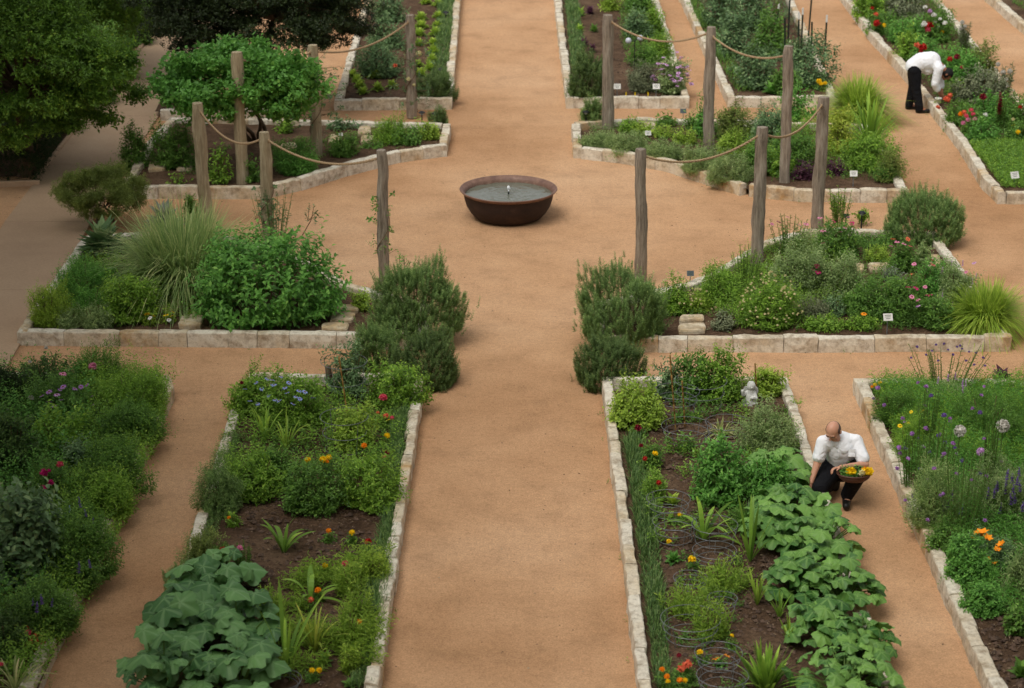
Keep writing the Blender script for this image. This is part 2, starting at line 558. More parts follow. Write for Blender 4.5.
class MB:
    """collects pieces for one mesh"""
    def __init__(s): s.V = []; s.F = []; s.n = 0; s.mi = []; s.v = []
    def add(s, V, *Fs, mi=0, v=None):
        V = np.asarray(V, float)
        for f in Fs:
            f = np.asarray(f)
            if len(f) == 0: continue
            s.F.append(f + s.n); s.mi.append(np.full(len(f), mi))
            s.v.append(np.full(len(f), v if v is not None else .5) if np.isscalar(v) or v is None else np.asarray(v))
        s.V.append(V); s.n += len(V)
        return s
    def tube(s, pts, r0, r1=None, k=7, mi=0, v=None):
        V, a, b = tube(pts, r0, r1, k); return s.add(V, a, b, mi=mi, v=v)
    def box(s, c, size, rz=0, mi=0, jit=0, M4=None, v=None):
        x, y, z = [q / 2 for q in size]
        V = np.array([(i * x, j * y, k * z) for i in (-1, 1) for j in (-1, 1) for k in (-1, 1)], float)
        if jit: V += np.random.default_rng(len(s.V)).uniform(-jit, jit, V.shape)
        ca, sa = math.cos(rz), math.sin(rz)
        V = np.stack([V[:, 0] * ca - V[:, 1] * sa, V[:, 0] * sa + V[:, 1] * ca, V[:, 2]], 1)
        if M4 is not None: V = np.array([tuple(M4 @ Vector(q)) for q in V])
        V = V + np.array(c)
        Fc = np.array([(0, 1, 3, 2), (4, 6, 7, 5), (0, 4, 5, 1), (2, 3, 7, 6), (0, 2, 6, 4), (1, 5, 7, 3)])
        return s.add(V, Fc, mi=mi, v=v)
    def lathe(s, prof, c=(0, 0, 0), k=32, mi=0):
        V = []; n = len(prof)
        for j in range(k):
            a = 2 * PI * j / k
            for r, z in prof: V.append((c[0] + r * math.cos(a), c[1] + r * math.sin(a), c[2] + z))
        Fc = [(j * n + i, ((j + 1) % k) * n + i, ((j + 1) % k) * n + i + 1, j * n + i + 1) for j in range(k) for i in range(n - 1)]
        return s.add(np.array(V), np.array(Fc), mi=mi)
    def build(s, name, mats, parent=None, smooth=False, loc=None, pv=None):
        me = np_mesh(name, np.concatenate(s.V), s.F, mats, fv=np.concatenate(s.v), matidx=np.concatenate(s.mi), smooth=smooth, pv=pv)
        return link(name, me, parent, loc)
# ================================================================== ground, beds, kerbs
def sheet(name, pts, z, mat, kind='structure'):
    bm = bmesh.new()
    vs = [bm.verts.new((p[0], p[1], z)) for p in pts]
    f = bm.faces.new(vs)
    if f.normal.z < 0: f.normal_flip()
    bmesh.ops.triangulate(bm, faces=[f])
    me = bpy.data.meshes.new(name); bm.to_mesh(me); bm.free()
    me.materials.append(mat)
    return tag(link(name, me), kind=kind)

sheet('ground', [(-400, -60), (400, -60), (400, 700), (-400, 700)], 0, M['gravel'])

# concrete walkway in slabs, real joints between them
wl = [(184, 4), (110, 86), (42, 174), (16, 205), (-60, 330), (-160, 480)]
wr = [(262, 4), (196, 62), (150, 130), (92, 222), (16, 352), (-56, 480)]
def walk():
    L = [G(*p) for p in wl]; R = [G(*p) for p in wr]
    def at(Pn, y):
        for a, b in zip(Pn[:-1], Pn[1:]):
            if b.y <= y <= a.y:
                return a.lerp(b, (a.y - y) / (a.y - b.y))
        return Pn[0].copy() if y > Pn[0].y else Pn[-1].copy()
    y0 = max(L[-1].y, R[-1].y) + .01; y1 = min(L[0].y, R[0].y) - .01
    mb = MB()
    y = y0
    while y < y1:
        yy = min(y + 3.3, y1)
        q = [at(L, y), at(R, y), at(R, yy - .008), at(L, yy - .008)]
        V = [(p.x, p.y, z) for z in (.004, .03) for p in q]
        mb.add(np.array(V), np.array([(4, 5, 6, 7), (0, 1, 5, 4), (1, 2, 6, 5), (2, 3, 7, 6), (3, 0, 4, 7)]))
        y = yy
    tag(mb.build('concrete_path', M['concrete']), kind='structure')
walk()

KH = 0.2
def kerb_blocks(mb, P3, width, h, side, lo=.34, hi=.75, jit=.009, gap=.004):
    """sweep blocks along a world polyline; side=+1: bed lies to the left of the travel direction"""
    corners = [0]
    n = len(P3)
    cum = [0]
    for a, b in zip(P3[:-1], P3[1:]): cum.append(cum[-1] + (b - a).length)
    for i in range(1, n - 1):
        a = (P3[i] - P3[i - 1]).normalized(); b = (P3[i + 1] - P3[i]).normalized()
        if a.dot(b) < .86: corners.append(i)
    corners.append(n - 1)
    def pos(s, lo_i, hi_i):
        for i in range(lo_i, hi_i):
            if s <= cum[i + 1] or i == hi_i - 1:
                f = (s - cum[i]) / max(cum[i + 1] - cum[i], 1e-6)
                p = P3[i].lerp(P3[i + 1], f); t = (P3[i + 1] - P3[i]).normalized()
                return p, Vector((-t.y, t.x, 0)) * side
    for ci in range(len(corners) - 1):
        a, b = corners[ci], corners[ci + 1]
        s = cum[a] + (width + gap if ci > 0 else 0)
        end = cum[b]
        while s < end - .05:
            e = s + random.uniform(lo, hi)
            if end - e < lo * .8: e = end
            k = max(2, int((e - s) / .07))
            wj = width * random.uniform(.88, 1.1); hj = h + random.uniform(-.012, .012); oj = random.uniform(-.008, .008)
            prof = [(0, -.02), (0, hj * .5), (0.001, hj - .012), (.009, hj), (wj * .5, hj + .004), (wj - .009, hj), (wj, hj - .012), (wj, -.02)]
            V = []
            for q in range(k + 1):
                f = q / k
                ss = s + gap + (e - s - 2 * gap) * f
                p, nn = pos(ss, a, b)
                ed = .004 if q in (0, k) else 0
                for (o, z) in prof:
                    x = p + nn * (o + oj)
                    nz = noise.noise_vector(Vector((x.x * 7, x.y * 7, z * 9 + ci)))
                    n2 = noise.noise_vector(Vector((x.x * 23, x.y * 23, z * 23)))
                    dd = nz * jit * 1.6 + n2 * jit
                    V.append((x.x + dd.x, x.y + dd.y, z + dd.z * .8 - (ed if z > hj * .7 else 0)))
            m = len(prof)
            Fc = [(q * m + i, q * m + i + 1, (q + 1) * m + i + 1, (q + 1) * m + i) for q in range(k) for i in range(m - 1)]
            if side > 0: Fc = [f[::-1] for f in Fc]
            mb.add(np.array(V), np.array(Fc), v=random.random())
            cap0 = [tuple(range(m))]; cap1 = [tuple(range(k * m, k * m + m))]
            mb.F.append(np.array(cap0) + mb.n - len(V)); mb.F.append(np.array(cap1) + mb.n - len(V))
            mb.mi += [np.zeros(1), np.zeros(1)]; mb.v += [np.array([.5]), np.array([.5])]
            s = e

def subdiv_soil(name, poly, z, inset_z=0.0):
    """soil sheet with real lumps: triangle grid clipped by ray parity"""
    bm = bmesh.new()
    vs = [bm.verts.new((p.x, p.y, 0)) for p in poly]
    f = bm.faces.new(vs)
    f.normal_update()
    if f.normal.z < 0: f.normal_flip()
    bmesh.ops.triangulate(bm, faces=bm.faces[:])
    xs = [p.x for p in poly]; ys = [p.y for p in poly]
    step = 0.22
    x = min(xs) + step
    while x < max(xs):
        bmesh.ops.bisect_plane(bm, geom=bm.verts[:] + bm.edges[:] + bm.faces[:], plane_co=(x, 0, 0), plane_no=(1, 0, 0)); x += step
    y = min(ys) + step
    while y < max(ys):
        bmesh.ops.bisect_plane(bm, geom=bm.verts[:] + bm.edges[:] + bm.faces[:], plane_co=(0, y, 0), plane_no=(0, 1, 0)); y += step
    for v in bm.verts:
        v.co.z = z + .03 * noise.noise(Vector((v.co.x * 1.7, v.co.y * 1.7, 0))) + .018 * noise.noise(Vector((v.co.x * 5, v.co.y * 5, 3)))
    me = bpy.data.meshes.new(name); bm.to_mesh(me); bm.free()
    me.materials.append(M['soil'])
    return tag(link(name, me), kind='structure')

SOILZ = .12
BEDS = {}
def bed(key, outline, kerb_runs, label, side=1, width=.14, h=KH):
    """outline: px polygon of the soil at kerb-top height; kerb_runs: px polylines of the kerb's outer top edge"""
    BEDS[key] = [G(x, y, KH) for x, y in outline]
    subdiv_soil('bed_soil', inset(BEDS[key], .07), SOILZ)
    mb = MB()
    for run in kerb_runs:
        rr, sd = (run, side) if not isinstance(run[0], (int,)) else (run[1], run[0])
        kerb_blocks(mb, [G(x, y, KH) * 1 - Vector((0, 0, KH)) for x, y in rr], width, h, sd)
    tag(mb.build('stone_kerb', M['kerb'], smooth=False), label, 'kerb', 'limestone kerbs round the garden beds')

def inset(poly, d):
    n = len(poly); ar = sum(poly[i].x * poly[(i + 1) % n].y - poly[(i + 1) % n].x * poly[i].y for i in range(n))
    sg = 1 if ar > 0 else -1
    out = []
    for i in range(n):
        a = (poly[i] - poly[i - 1]).normalized(); b = (poly[(i + 1) % n] - poly[i]).normalized()
        na = Vector((-a.y, a.x, 0)) * sg; nb = Vector((-b.y, b.x, 0)) * sg
        m = (na + nb); m = m / max(m.length_squared / 2, .35)
        out.append(poly[i] + m * d)
    return out

# outlines run counter-clockwise seen from above, so the bed is on the left (side=+1) ... px y grows towards the viewer
bed('BL', [(128, 745), (231, 410), (247, 380), (422, 376), (421, 398), (370, 745)],
    [[(366, 770), (421, 400), (423, 374), (250, 372), (232, 404), (118, 770)]], 'limestone kerb round the left bed beside the central path, squash leaves over its front', width=.118)
bed('BR', [(647, 770), (603, 390), (605, 382), (784, 380), (930, 770)],
    [[(925, 770), (787, 377), (602, 377), (604, 400), (650, 770)]], 'limestone kerb round the bed with wire plant cages, right of the central path', width=.118)
bed('FL', [(20, 740), (172, 385), (170, 376), (-120, 372), (-330, 700)],
    [[(5, 745), (174, 385), (170, 374), (-120, 370)]], 'limestone kerb of the lush flower bed at the far left front')
bed('FR', [(1020, 740), (858, 388), (856, 379), (1180, 384), (1420, 740)],
    [[(1190, 383), (853, 377), (1030, 775)]], 'limestone kerb of the purple flower bed at the far right front')
bed('ML', [(17, 330), (425, 335), (428, 300), (376, 291), (343, 280), (315, 262), (290, 245), (240, 233), (140, 232), (82, 236)],
    [[(18, 331), (200, 333), (428, 335), (430, 304), (405, 297), (376, 290), (343, 280), (312, 262), (270, 246), (225, 236), (140, 231), (84, 235), (16, 331)]],
    'limestone kerb round the bed with tall ornamental grass and stepping stones')
bed('MR', [(590, 338), (1010, 337), (945, 245), (938, 234), (860, 230), (800, 230), (760, 243), (712, 272), (688, 282), (640, 295), (597, 300)],
    [[(594, 338), (800, 338), (1012, 337), (945, 244), (934, 231), (860, 228), (800, 229), (760, 242), (712, 271), (688, 281), (640, 293), (595, 300), (592, 337)]],
    'limestone kerb round the bed of pink coneflowers and lemongrass')
bed('UL', [(124, 186), (265, 185), (300, 177), (345, 163), (400, 149), (445, 143), (450, 124), (264, 118), (170, 117), (150, 140)],
    [[(122, 187), (265, 187), (300, 179), (345, 165), (400, 151), (447, 145), (451, 123), (264, 118), (170, 117), (150, 138), (121, 185)]],
    'curved limestone kerb round the bed under the leafy vine')
bed('UR', [(573, 126), (574, 147), (620, 152), (665, 160), (700, 171), (740, 184), (800, 190), (905, 190), (884, 150), (866, 128), (760, 122), (640, 118)],
    [[(572, 124), (573, 147), (620, 152), (665, 160), (700, 171), (740, 184), (800, 190), (909, 191), (888, 150), (866, 124), (760, 120), (640, 117), (574, 122)]],
    'curved limestone kerb with grey green cover spilling over, right of the fountain')
bed('TL', [(338, 100), (452, 99), (462, -30), (372, -30)],
    [[(334, 100), (452, 99), (464, -40)], [(376, -40), (335, 98)]], 'limestone kerb round the lettuce bed left of the central path')
bed('TR', [(567, 98), (686, 98), (644, -30), (552, -30)],
    [[(550, -40), (566, 98), (690, 98), (640, -60)]], 'limestone kerb round the far bed right of the central path')
bed('TS', [(732, 97), (834, 97), (776, -30), (672, -30)],
    [[(660, -50), (728, 97), (838, 97), (776, -40)]], 'limestone kerb round the bed of staked tomato plants')
bed('RU', [(850, -10), (903, 68), (985, 178), (1005, 192), (1100, 193), (1015, 92), (930, -10)],
    [[(835, -15), (870, 32), (903, 68), (928, 100), (960, 140), (983, 178), (998, 192), (1110, 193), (1017, 94), (925, -20)]],
    'limestone kerb the bending man leans over, round the red flower bed')
bed('FX', [(992, -5), (1024, 22), (1180, 120), (1300, 120), (1200, -5)],
    [[(985, -8), (1024, 25), (1185, 125)]], 'limestone kerb in the far top right corner')
bed('TB', [(150, 108), (290, 107), (298, 92), (160, 90)],
    [[(160, 110), (291, 109), (300, 88)]], 'short limestone kerb behind the leafy vine')
bed('WL', [(186, 4), (113, 84), (44, 170), (20, 196), (-140, 196), (-140, 4)],
    [], 'thin edging along the concrete path') if False else None
BEDS['WL'] = [G(x, y, 0) for x, y in [(182, -20), (110, 84), (40, 176), (-160, 184), (-160, -20)]]
sheet('planted_ground', BEDS['WL'], .014, M['soil'])
mb = MB()
kerb_blocks(mb, [G(x, y, 0) for x, y in [(190, -10), (116, 82), (44, 172), (38, 180)]], .07, .07, -1, lo=.8, hi=1.4, jit=.004)
tag(mb.build('edging', M['concrete']), 'thin concrete edging between the walkway and the green shrubs', 'edging')
mb = MB()
kerb_blocks(mb, [G(x, y, 0) for x, y in [(40, 186), (-150, 192)]], .07, .10, -1, lo=.8, hi=1.4, jit=.004)
tag(mb.build('edging', M['concrete']), 'thin edging in front of the clipped hedge at the left edge', 'edging')

# ------------------------------------------------------------------ stepping stones
def flagstone(poly, label, zt=.05, z0=SOILZ, group='stepping stones in the beds'):
    pts = [G(x, y, z0 + zt) for x, y in poly]
    c = sum(pts, Vector()) / len(pts)
    bm = bmesh.new()
    ring = []
    n = len(pts)
    for i in range(n):
        a, b = pts[i], pts[(i + 1) % n]
        for f in (0, .25, .5, .75):
            p = a.lerp(b, f)
            k = noise.noise(Vector((p.x * 9, p.y * 9, 1))) * .02
            if f == 0: p = p.lerp(c, .07)
            ring.append(p + (p - c).normalized() * k)
    top = [bm.verts.new((p.x, p.y, z0 + zt)) for p in ring]
    bm.faces.new(top)
    ft = bm.faces[:][0]; ft.normal_update()
    if ft.normal.z < 0: ft.normal_flip()
    r = bmesh.ops.extrude_face_region(bm, geom=[ft])
    bmesh.ops.translate(bm, vec=(0, 0, -zt - .02), verts=[v for v in r['geom'] if isinstance(v, bmesh.types.BMVert)])
    bmesh.ops.recalc_face_normals(bm, faces=bm.faces[:])
    bmesh.ops.bevel(bm, geom=[e for e in bm.edges if all(v.co.z > z0 + zt - .005 for v in e.verts)], offset=.012, segments=2, affect='EDGES')
    me = bpy.data.meshes.new('stepping_stone'); bm.to_mesh(me); bm.free()
    me.materials.append(M['flag'])
    tag(link('stepping_stone', me), label, 'stone', group)

for poly, lab in [
    ([(156, 309), (158, 299), (182, 298), (184, 302), (178, 310)], 'irregular stepping stone below the tall ornamental grass'),
    ([(178, 325), (181, 314), (204, 314), (201, 325)], 'square stepping stone beside the round leafy bush and pansies'),
    ([(321, 329), (323, 322), (349, 322), (348, 329)], 'front one of three stacked stepping stones beside the rosemary'),
    ([(329, 320), (331, 312), (356, 312), (352, 320)], 'middle one of three stacked stepping stones beside the rosemary'),
    ([(334, 311), (338, 304), (360, 304), (358, 310)], 'rear one of three stacked stepping stones beside the rosemary'),
    ([(678, 331), (679, 323), (705, 322), (706, 330)], 'front stepping stone right of the big rosemary'),
    ([(678, 320), (682, 314), (704, 314), (704, 320)], 'rear stepping stone right of the big rosemary'),
    ([(713, 307), (716, 302), (734, 301), (734, 307)], 'small stepping stone among yellow flowering herbs'),
    ([(870, 270), (868, 262), (889, 262), (889, 268)], 'tan stepping stone in the middle of the coneflower bed'),
    ([(853, 272), (852, 263), (864, 263), (864, 270)], 'narrow pale stone beside the tan stepping stone'),
    ([(925, 268), (929, 254), (940, 254), (940, 266)], 'pale stone by the right kerb of the coneflower bed'),
    ([(357, 134), (359, 126), (370, 125), (371, 132)], 'rear stepping stone in the curved bed left of the fountain'),
    ([(360, 142), (361, 135), (378, 135), (379, 141)], 'front stepping stone in the curved bed left of the fountain'),
    ([(328, 142), (329, 134), (341, 134), (340, 141)], 'stone slab beside the standing post of the vine'),
    ([(279, 150), (281, 143), (296, 142), (298, 148)], 'tan stone slab between the curved stems of the vine'),
    ([(148, 170), (149, 161), (167, 161), (166, 168)], 'pale slab at the left end of the vine bed'),
    ([(176, 168), (178, 160), (192, 161), (192, 168)], 'small slab behind the left rope post'),
    ([(640, 127), (642, 122), (655, 122), (656, 127)], 'small slab behind the bright green mounds right of the fountain'),
]: flagstone(poly, lab)

# ------------------------------------------------------------------ posts and ropes
POSTS = {}
def post(key, bx, by, tx, ty, wpx, label, lumpy=.014, z0=None, pale=False):
    z0 = SOILZ if z0 is None else z0
    b = G(bx, by, z0)
    t = atY(tx, ty, b.y)
    r = wpx * px_size(b.y, 1) / 2
    hh = t.z - b.z + .1
    lean = Vector((t.x - b.x, 0, 0))
    V = []; k = 14; ns = 26
    sd = random.random() * 50
    for i in range(ns + 1):
        f = i / ns; z = -.1 + hh * f
        rr = r * (1.06 - .10 * f)
        if i >= ns - 1: rr *= (.97 if i == ns - 1 else .86)
        for j in range(k):
            a = 2 * PI * j / k
            p = Vector((math.cos(a), math.sin(a), 0))
            d = noise.noise(Vector((p.x * .9 + sd, p.y * .9, z * 2.2))) * lumpy * 1.8 + noise.noise(Vector((p.x * 3 + sd, p.y * 3, z * 7))) * lumpy
            V.append(Vector((p.x * (rr + d), p.y * (rr + d), z)) + lean * f + Vector((noise.noise(Vector((sd, 0, z * .8))) * .02, 0, 0)))
    Fc = [(i * k + j, i * k + (j + 1) % k, (i + 1) * k + (j + 1) % k, (i + 1) * k + j) for i in range(ns) for j in range(k)]
    mb = MB(); mb.add(np.array([tuple(v) for v in V]), np.array(Fc))
    c = len(V); V2 = np.array([tuple(v) for v in V[-k:]] + [tuple(sum(V[-k:], Vector()) / k + Vector((0, 0, .012)))])
    mb.add(V2, np.array([(j, (j + 1) % k, k) for j in range(k)]))
    o = mb.build('wooden_post', M['post_pale' if key in ('1', '2', '12', '11') else 'post'], smooth=True, loc=b)
    tag(o, label, 'post', 'wooden rope posts round the fountain circle')
    POSTS[key] = (b, t, r)
post('1', 207, 214, 197, 103, 12.5, 'pale knobbly post at the left of the circle, first on the left rope', .016)
post('2', 268, 238, 265, 132, 12, 'wooden post between the two left rope spans, shrub in front')
post('3', 384, 280, 382, 150, 11, 'wooden post with a small vine, behind the left big rosemary')
post('4', 641, 276, 641, 149, 11, 'straight wooden post behind the right big rosemary')
post('5', 757, 264, 763, 127, 12, 'wooden post standing in the silvery green herbs, holding two ropes')
post('6', 817, 224, 824, 97, 12, 'wooden post at the right back of the coneflower bed')
post('7', 784, 182, 789, 46, 10.5, 'tall wooden post left of the lime ornamental grass')
post('8', 708, 149, 711, 27, 10.5, 'wooden post in the middle of the upper right curved bed')
post('9', 608, 128, 608, 15, 11, 'wooden post nearest the central path at the upper right')
post('10', 412, 112, 410, 15, 9.5, 'wooden post with a climbing rose beside the lettuce bed')
post('11', 317, 155, 313, 45, 11, 'wooden post right of the leafy vine', .012)
post('12', 243, 182, 236, 52, 12, 'wooden post wrapped in the leafy vine, base in the curved bed', .012)

def rope(a, b, sagpx, label, drop=.12, end=None):
    A = POSTS[a][1] - Vector((0, 0, drop)); B = (POSTS[b][1] - Vector((0, 0, drop))) if b else end
    d = (B - A).normalized()
    ra = POSTS[a][2]
    A = A + d * ra * .95
    if b: B = B - d * POSTS[b][2] * .95
    sag = sagpx * px_size((A.y + B.y) / 2, 1)
    pts = []
    n = 28
    for i in range(n + 1):
        f = i / n
        p = A.lerp(B, f); p.z -= sag * 4 * f * (1 - f)
        pts.append(p)
    mb = MB(); R = .0165
    # twisted two-strand rope
    for ph in (0, PI):
        q = []
        m = n * 6
        for i in range(m + 1):
            f = i / m
            p = A.lerp(B, f); p.z -= sag * 4 * f * (1 - f)
            a_ = ph + f * m * .7
            q.append(p + Vector((0, math.cos(a_), math.sin(a_))) * R * .55)
        mb.tube(q, R * .68, k=5)
    # knots
    for P_, dd in ((A, 1), (B, -1)):
        V = []; 
        for i in range(9):
            a_ = 2 * PI * i / 8
            V.append(P_ + Vector((0, math.cos(a_), math.sin(a_))) * R * 1.3)
        mb.tube(V, R * .8, k=5)
    tag(mb.build('rope', M['rope'], smooth=True), label, 'rope', 'sagging ropes between the posts')
rope('1', '2', 16, 'sagging rope from the pale knobbly post to the next post at left')
rope('2', '3', 14, 'long sagging rope in front of the curved kerb left of the fountain')
rope('4', '5', 14, 'low sagging rope from the post behind the right rosemary')
rope('5', '6', 14, 'rope at the right between the two posts of the coneflower bed')
rope('9', '8', 13, 'rope across the far bed from the post nearest the central path')
rope('8', '7', 10, 'rope in front of the staked tomato bed', drop=.16)
rope('10', '11', 11, 'rusty brown rope left of the post with the climbing rose')
rope('11', '12', 8, 'rope half hidden in the leafy vine')

# ------------------------------------------------------------------ fountain bowl
def fountain():
    c = G(508.5, 217.5, 0)
    R = 49 * px_size(c.y, .45); hb = .46
    root = empty('fountain', c, 'round rusty iron bowl fountain full of water on the gravel circle', 'fountain')
    m, n, l, b = nm('rusted_iron')
    tc = n.new('ShaderNodeTexCoord')
    a = noise_n(n, l, 5, 7, .7, tc.outputs['Object'])
    r = ramp(n, [(.3, hexc('271c18')), (.55, hexc('36261f')), (.75, hexc('4c382e'))])
    l.new(a.outputs[0], r.inputs[0]); l.new(r.outputs[0], b.inputs['Base Color'])
    b.inputs['Roughness'].default_value = .75
    b.inputs['Specular IOR Level'].default_value = .35
    mp = n.new('ShaderNodeMapping'); mp.inputs['Scale'].default_value = (1, 1, 22)
    l.new(tc.outputs['Object'], mp.inputs[0])
    a2 = noise_n(n, l, 3, 3, .6, mp.outputs[0])
    bumpn(n, l, a2.outputs[0], .35, .02, b)
    m2, n2, l2, b2 = nm('worn_rim')
    a = noise_n(n2, l2, 9, 6, .7, geo_pos(n2))
    r = ramp(n2, [(.3, hexc('5f4238')), (.6, hexc('836352')), (.8, hexc('9c8070'))])
    l2.new(a.outputs[0], r.inputs[0]); l2.new(r.outputs[0], b2.inputs['Base Color']); b2.inputs['Roughness'].default_value = .6
    prof = [(0.0, 0.0), (R * .58, .0), (R * .68, .03), (R * .78, .11), (R * .86, .21), (R * .90, .31), (R * .915, .385), (R * .925, .415)]
    inner = [(R * .895, .415), (R * .885, .37), (R * .84, .22), (R * .7, .1), (0, .05)]
    mb = MB(); mb.lathe(prof, k=96); o = mb.build('bowl', m, root, smooth=True)
    mb = MB(); mb.lathe([(R * .925, .412), (R * .955, .425), (R * .99, .452), (R, .462), (R * .992, .472), (R * .965, .468), (R * .925, .440), (R * .897, .425), (R * .893, .37), (R * .86, .25), (R * .7, .1), (0, .06)], k=96)
    mb.build('rim', m2, root, smooth=True)
    wm, n, l, b = nm('fountain_water')
    b.inputs['Base Color'].default_value = hexc('66685a')
    b.inputs['Roughness'].default_value = .1
    b.inputs['IOR'].default_value = 1.33
    b.inputs['Specular IOR Level'].default_value = .9
    # ripples
    V = [(0, 0, 0)]; k = 96; nr = 60
    for i in range(1, nr + 1):
        rr = R * .893 * i / nr
        z = .0032 * math.sin(rr * 55) * math.exp(-rr * 2.5)
        for j in range(k):
            an = 2 * PI * j / k
            zz = z + .006 * noise.noise(Vector((rr * math.cos(an) * 9, rr * math.sin(an) * 9, 0))) + .0025 * noise.noise(Vector((rr * math.cos(an) * 26, rr * math.sin(an) * 26, 4)))
            V.append((rr * math.cos(an), rr * math.sin(an), zz))
    T3 = [(0, 1 + j, 1 + (j + 1) % k) for j in range(k)]
    Q = [(1 + (i - 1) * k + j, 1 + i * k + j, 1 + i * k + (j + 1) % k, 1 + (i - 1) * k + (j + 1) % k) for i in range(1, nr) for j in range(k)]
    mb = MB(); mb.add(np.array(V), np.array(T3), np.array(Q)); mb.build('water', wm, root, smooth=True, loc=(0, 0, .375))
    mb = MB(); mb.lathe([(0, 0), (.022, 0), (.022, .03), (.012, .035), (.012, .12), (0, .12)], k=12); mb.build('nozzle', M['black'], root, loc=(0, 0, .30))
    fm, n, l, b = nm('foam'); b.inputs['Base Color'].default_value = (.85, .87, .88, 1); b.inputs['Roughness'].default_value = .2
    mb = MB(); mb.tube([(0, 0, .36), (.004, 0, .47)], .008, .012); 
    random.seed(4)
    for i in range(16):
        a = random.uniform(0, 2 * PI); q = random.uniform(0, .022)
        mb.tube([(q * math.cos(a), q * math.sin(a), .44 + random.uniform(0, .04)), (q * math.cos(a), q * math.sin(a), .465 + random.uniform(0, .05))], .013, .009, k=6)
    mb.build('water_jet', fm, root, smooth=True)
fountain()

# ------------------------------------------------------------------ plant tags and path lamps
def plant_sign(px, py, topy, wpx, mat, label, rz=0, tilt=.5):
    b = G(px, py, SOILZ); s = px_size(b.y)
    t = atY(px, topy, b.y); h = t.z - b.z; wv = wpx * s
    root = empty('plant_sign', b, label, 'sign', 'plant name signs on stakes', rz)
    mb = MB(); mb.tube([(0, .01, -.05), (0, .012, h - wv * .3)], .006, k=6); mb.build('stake', M['steel'], root)
    T = Matrix.Rotation(-tilt, 4, 'X')
    mb = MB(); mb.box((0, 0, h - wv * .35), (wv, .006, wv * .78), M4=T); mb.build('card', mat, root)
    mb = MB()
    for i in range(3):
        off = T @ Vector((0, -.0045, wv * (.2 - .18 * i)))
        mb.box((off.x, off.y, h - wv * .35 + off.z), (wv * (.7 - .12 * i), .001, wv * .05), M4=T)
    mb.build('lettering', M['ink'], root)
plant_sign(887, 334, 314, 9.5, M['sign_white'], 'white plant sign on a stake at the front of the coneflower bed', .1)
plant_sign(853, 187, 171, 7.5, M['sign_white'], 'white plant sign at the right end of the upper curved bed')
plant_sign(1014, 186, 172, 9, M['sign_white'], 'tilted white plant sign at the right edge of the photo', .35)
plant_sign(617, 98, 84, 7, M['sign_white'], 'small white plant sign just right of the post near the central path')
plant_sign(656, 99, 84, 7, M['sign_white'], 'small white plant sign in front of the pink flowering shrub')
plant_sign(648, 139, 131, 6, M['sign_white'], 'low white plant sign between two bright green mounds')
plant_sign(690, 288, 271, 7, M['sign_slate'], 'slate grey plant sign by the curved kerb among yellow flowers')
plant_sign(683, 119, 109, 6, M['sign_slate'], 'slate grey plant sign behind the upper curved bed')
plant_sign(846, 223, 214, 6, M['sign_slate'], 'slate grey plant sign behind the pink coneflowers')
plant_sign(341, 141, 133, 4, M['sign_white'], 'tiny pale plant sign beside the stepping stones left of the fountain')

def path_lamp(px, py, topy, wpx, label):
    b = G(px, py, SOILZ); s = px_size(b.y); t = atY(px, topy, b.y); h = t.z - b.z; r = wpx * s / 2
    root = empty('path_lamp', b, label, 'lamp', 'low mushroom path lamps')
    mb = MB(); mb.tube([(0, 0, -.05), (0, 0, h - r * .9)], .011, k=8); mb.build('stem', M['black'], root)
    mb = MB(); mb.lathe([(0, h - r * 1.0), (r * .45, h - r * 1.0), (r * .45, h - r * .5), (0, h - r * .5)], k=16); mb.build('lens', M['lens'], root)
    mb = MB(); mb.lathe([(0, h - r * .48), (r, h - r * .55), (r * .98, h - r * .42), (r * .55, h - r * .1), (0, h)], k=20); mb.build('lamp_cap', M['black'], root, smooth=True)
path_lamp(586, 125, 110, 8, 'path lamp beside the corner of the upper right curved bed')
path_lamp(861, 232, 211, 8, 'path lamp behind the coneflower bed left of the round rosemary')
path_lamp(440, 76, 68, 7, 'path lamp at the edge of the chives in the lettuce bed')
path_lamp(446, 20, 11, 6, 'path lamp farthest away on the edge of the chives')
path_lamp(422, 124, 111, 7, 'path lamp in front of the post with the climbing rose')
path_lamp(435, 124, 112, 7, 'path lamp in front of the small dark rosemary')

def solar_lantern(px, py, topy):
    b = G(px, py, SOILZ); t = atY(px, topy, b.y); h = t.z - b.z
    root = empty('garden_torch', b, 'thin black garden stake with two round glass heads in the far bed', 'garden stake')
    mb = MB(); mb.tube([(0, 0, -.05), (0, 0, h - .05), (.08, 0, h)], .009, k=7); mb.tube([(0, 0, h - .06), (-.1, 0, h - .06)], .007, k=6); mb.build('pole', M['black'], root)
    for x, z in ((.1, h), (-.12, h - .05)):
        mb = MB(); mb.lathe([(0, -.06), (.04, -.045), (.06, 0), (.04, .045), (0, .06)], k=16); mb.build('glass_head', M['lens'], root, smooth=True, loc=(x, 0, z))
solar_lantern(634, 84, 38)

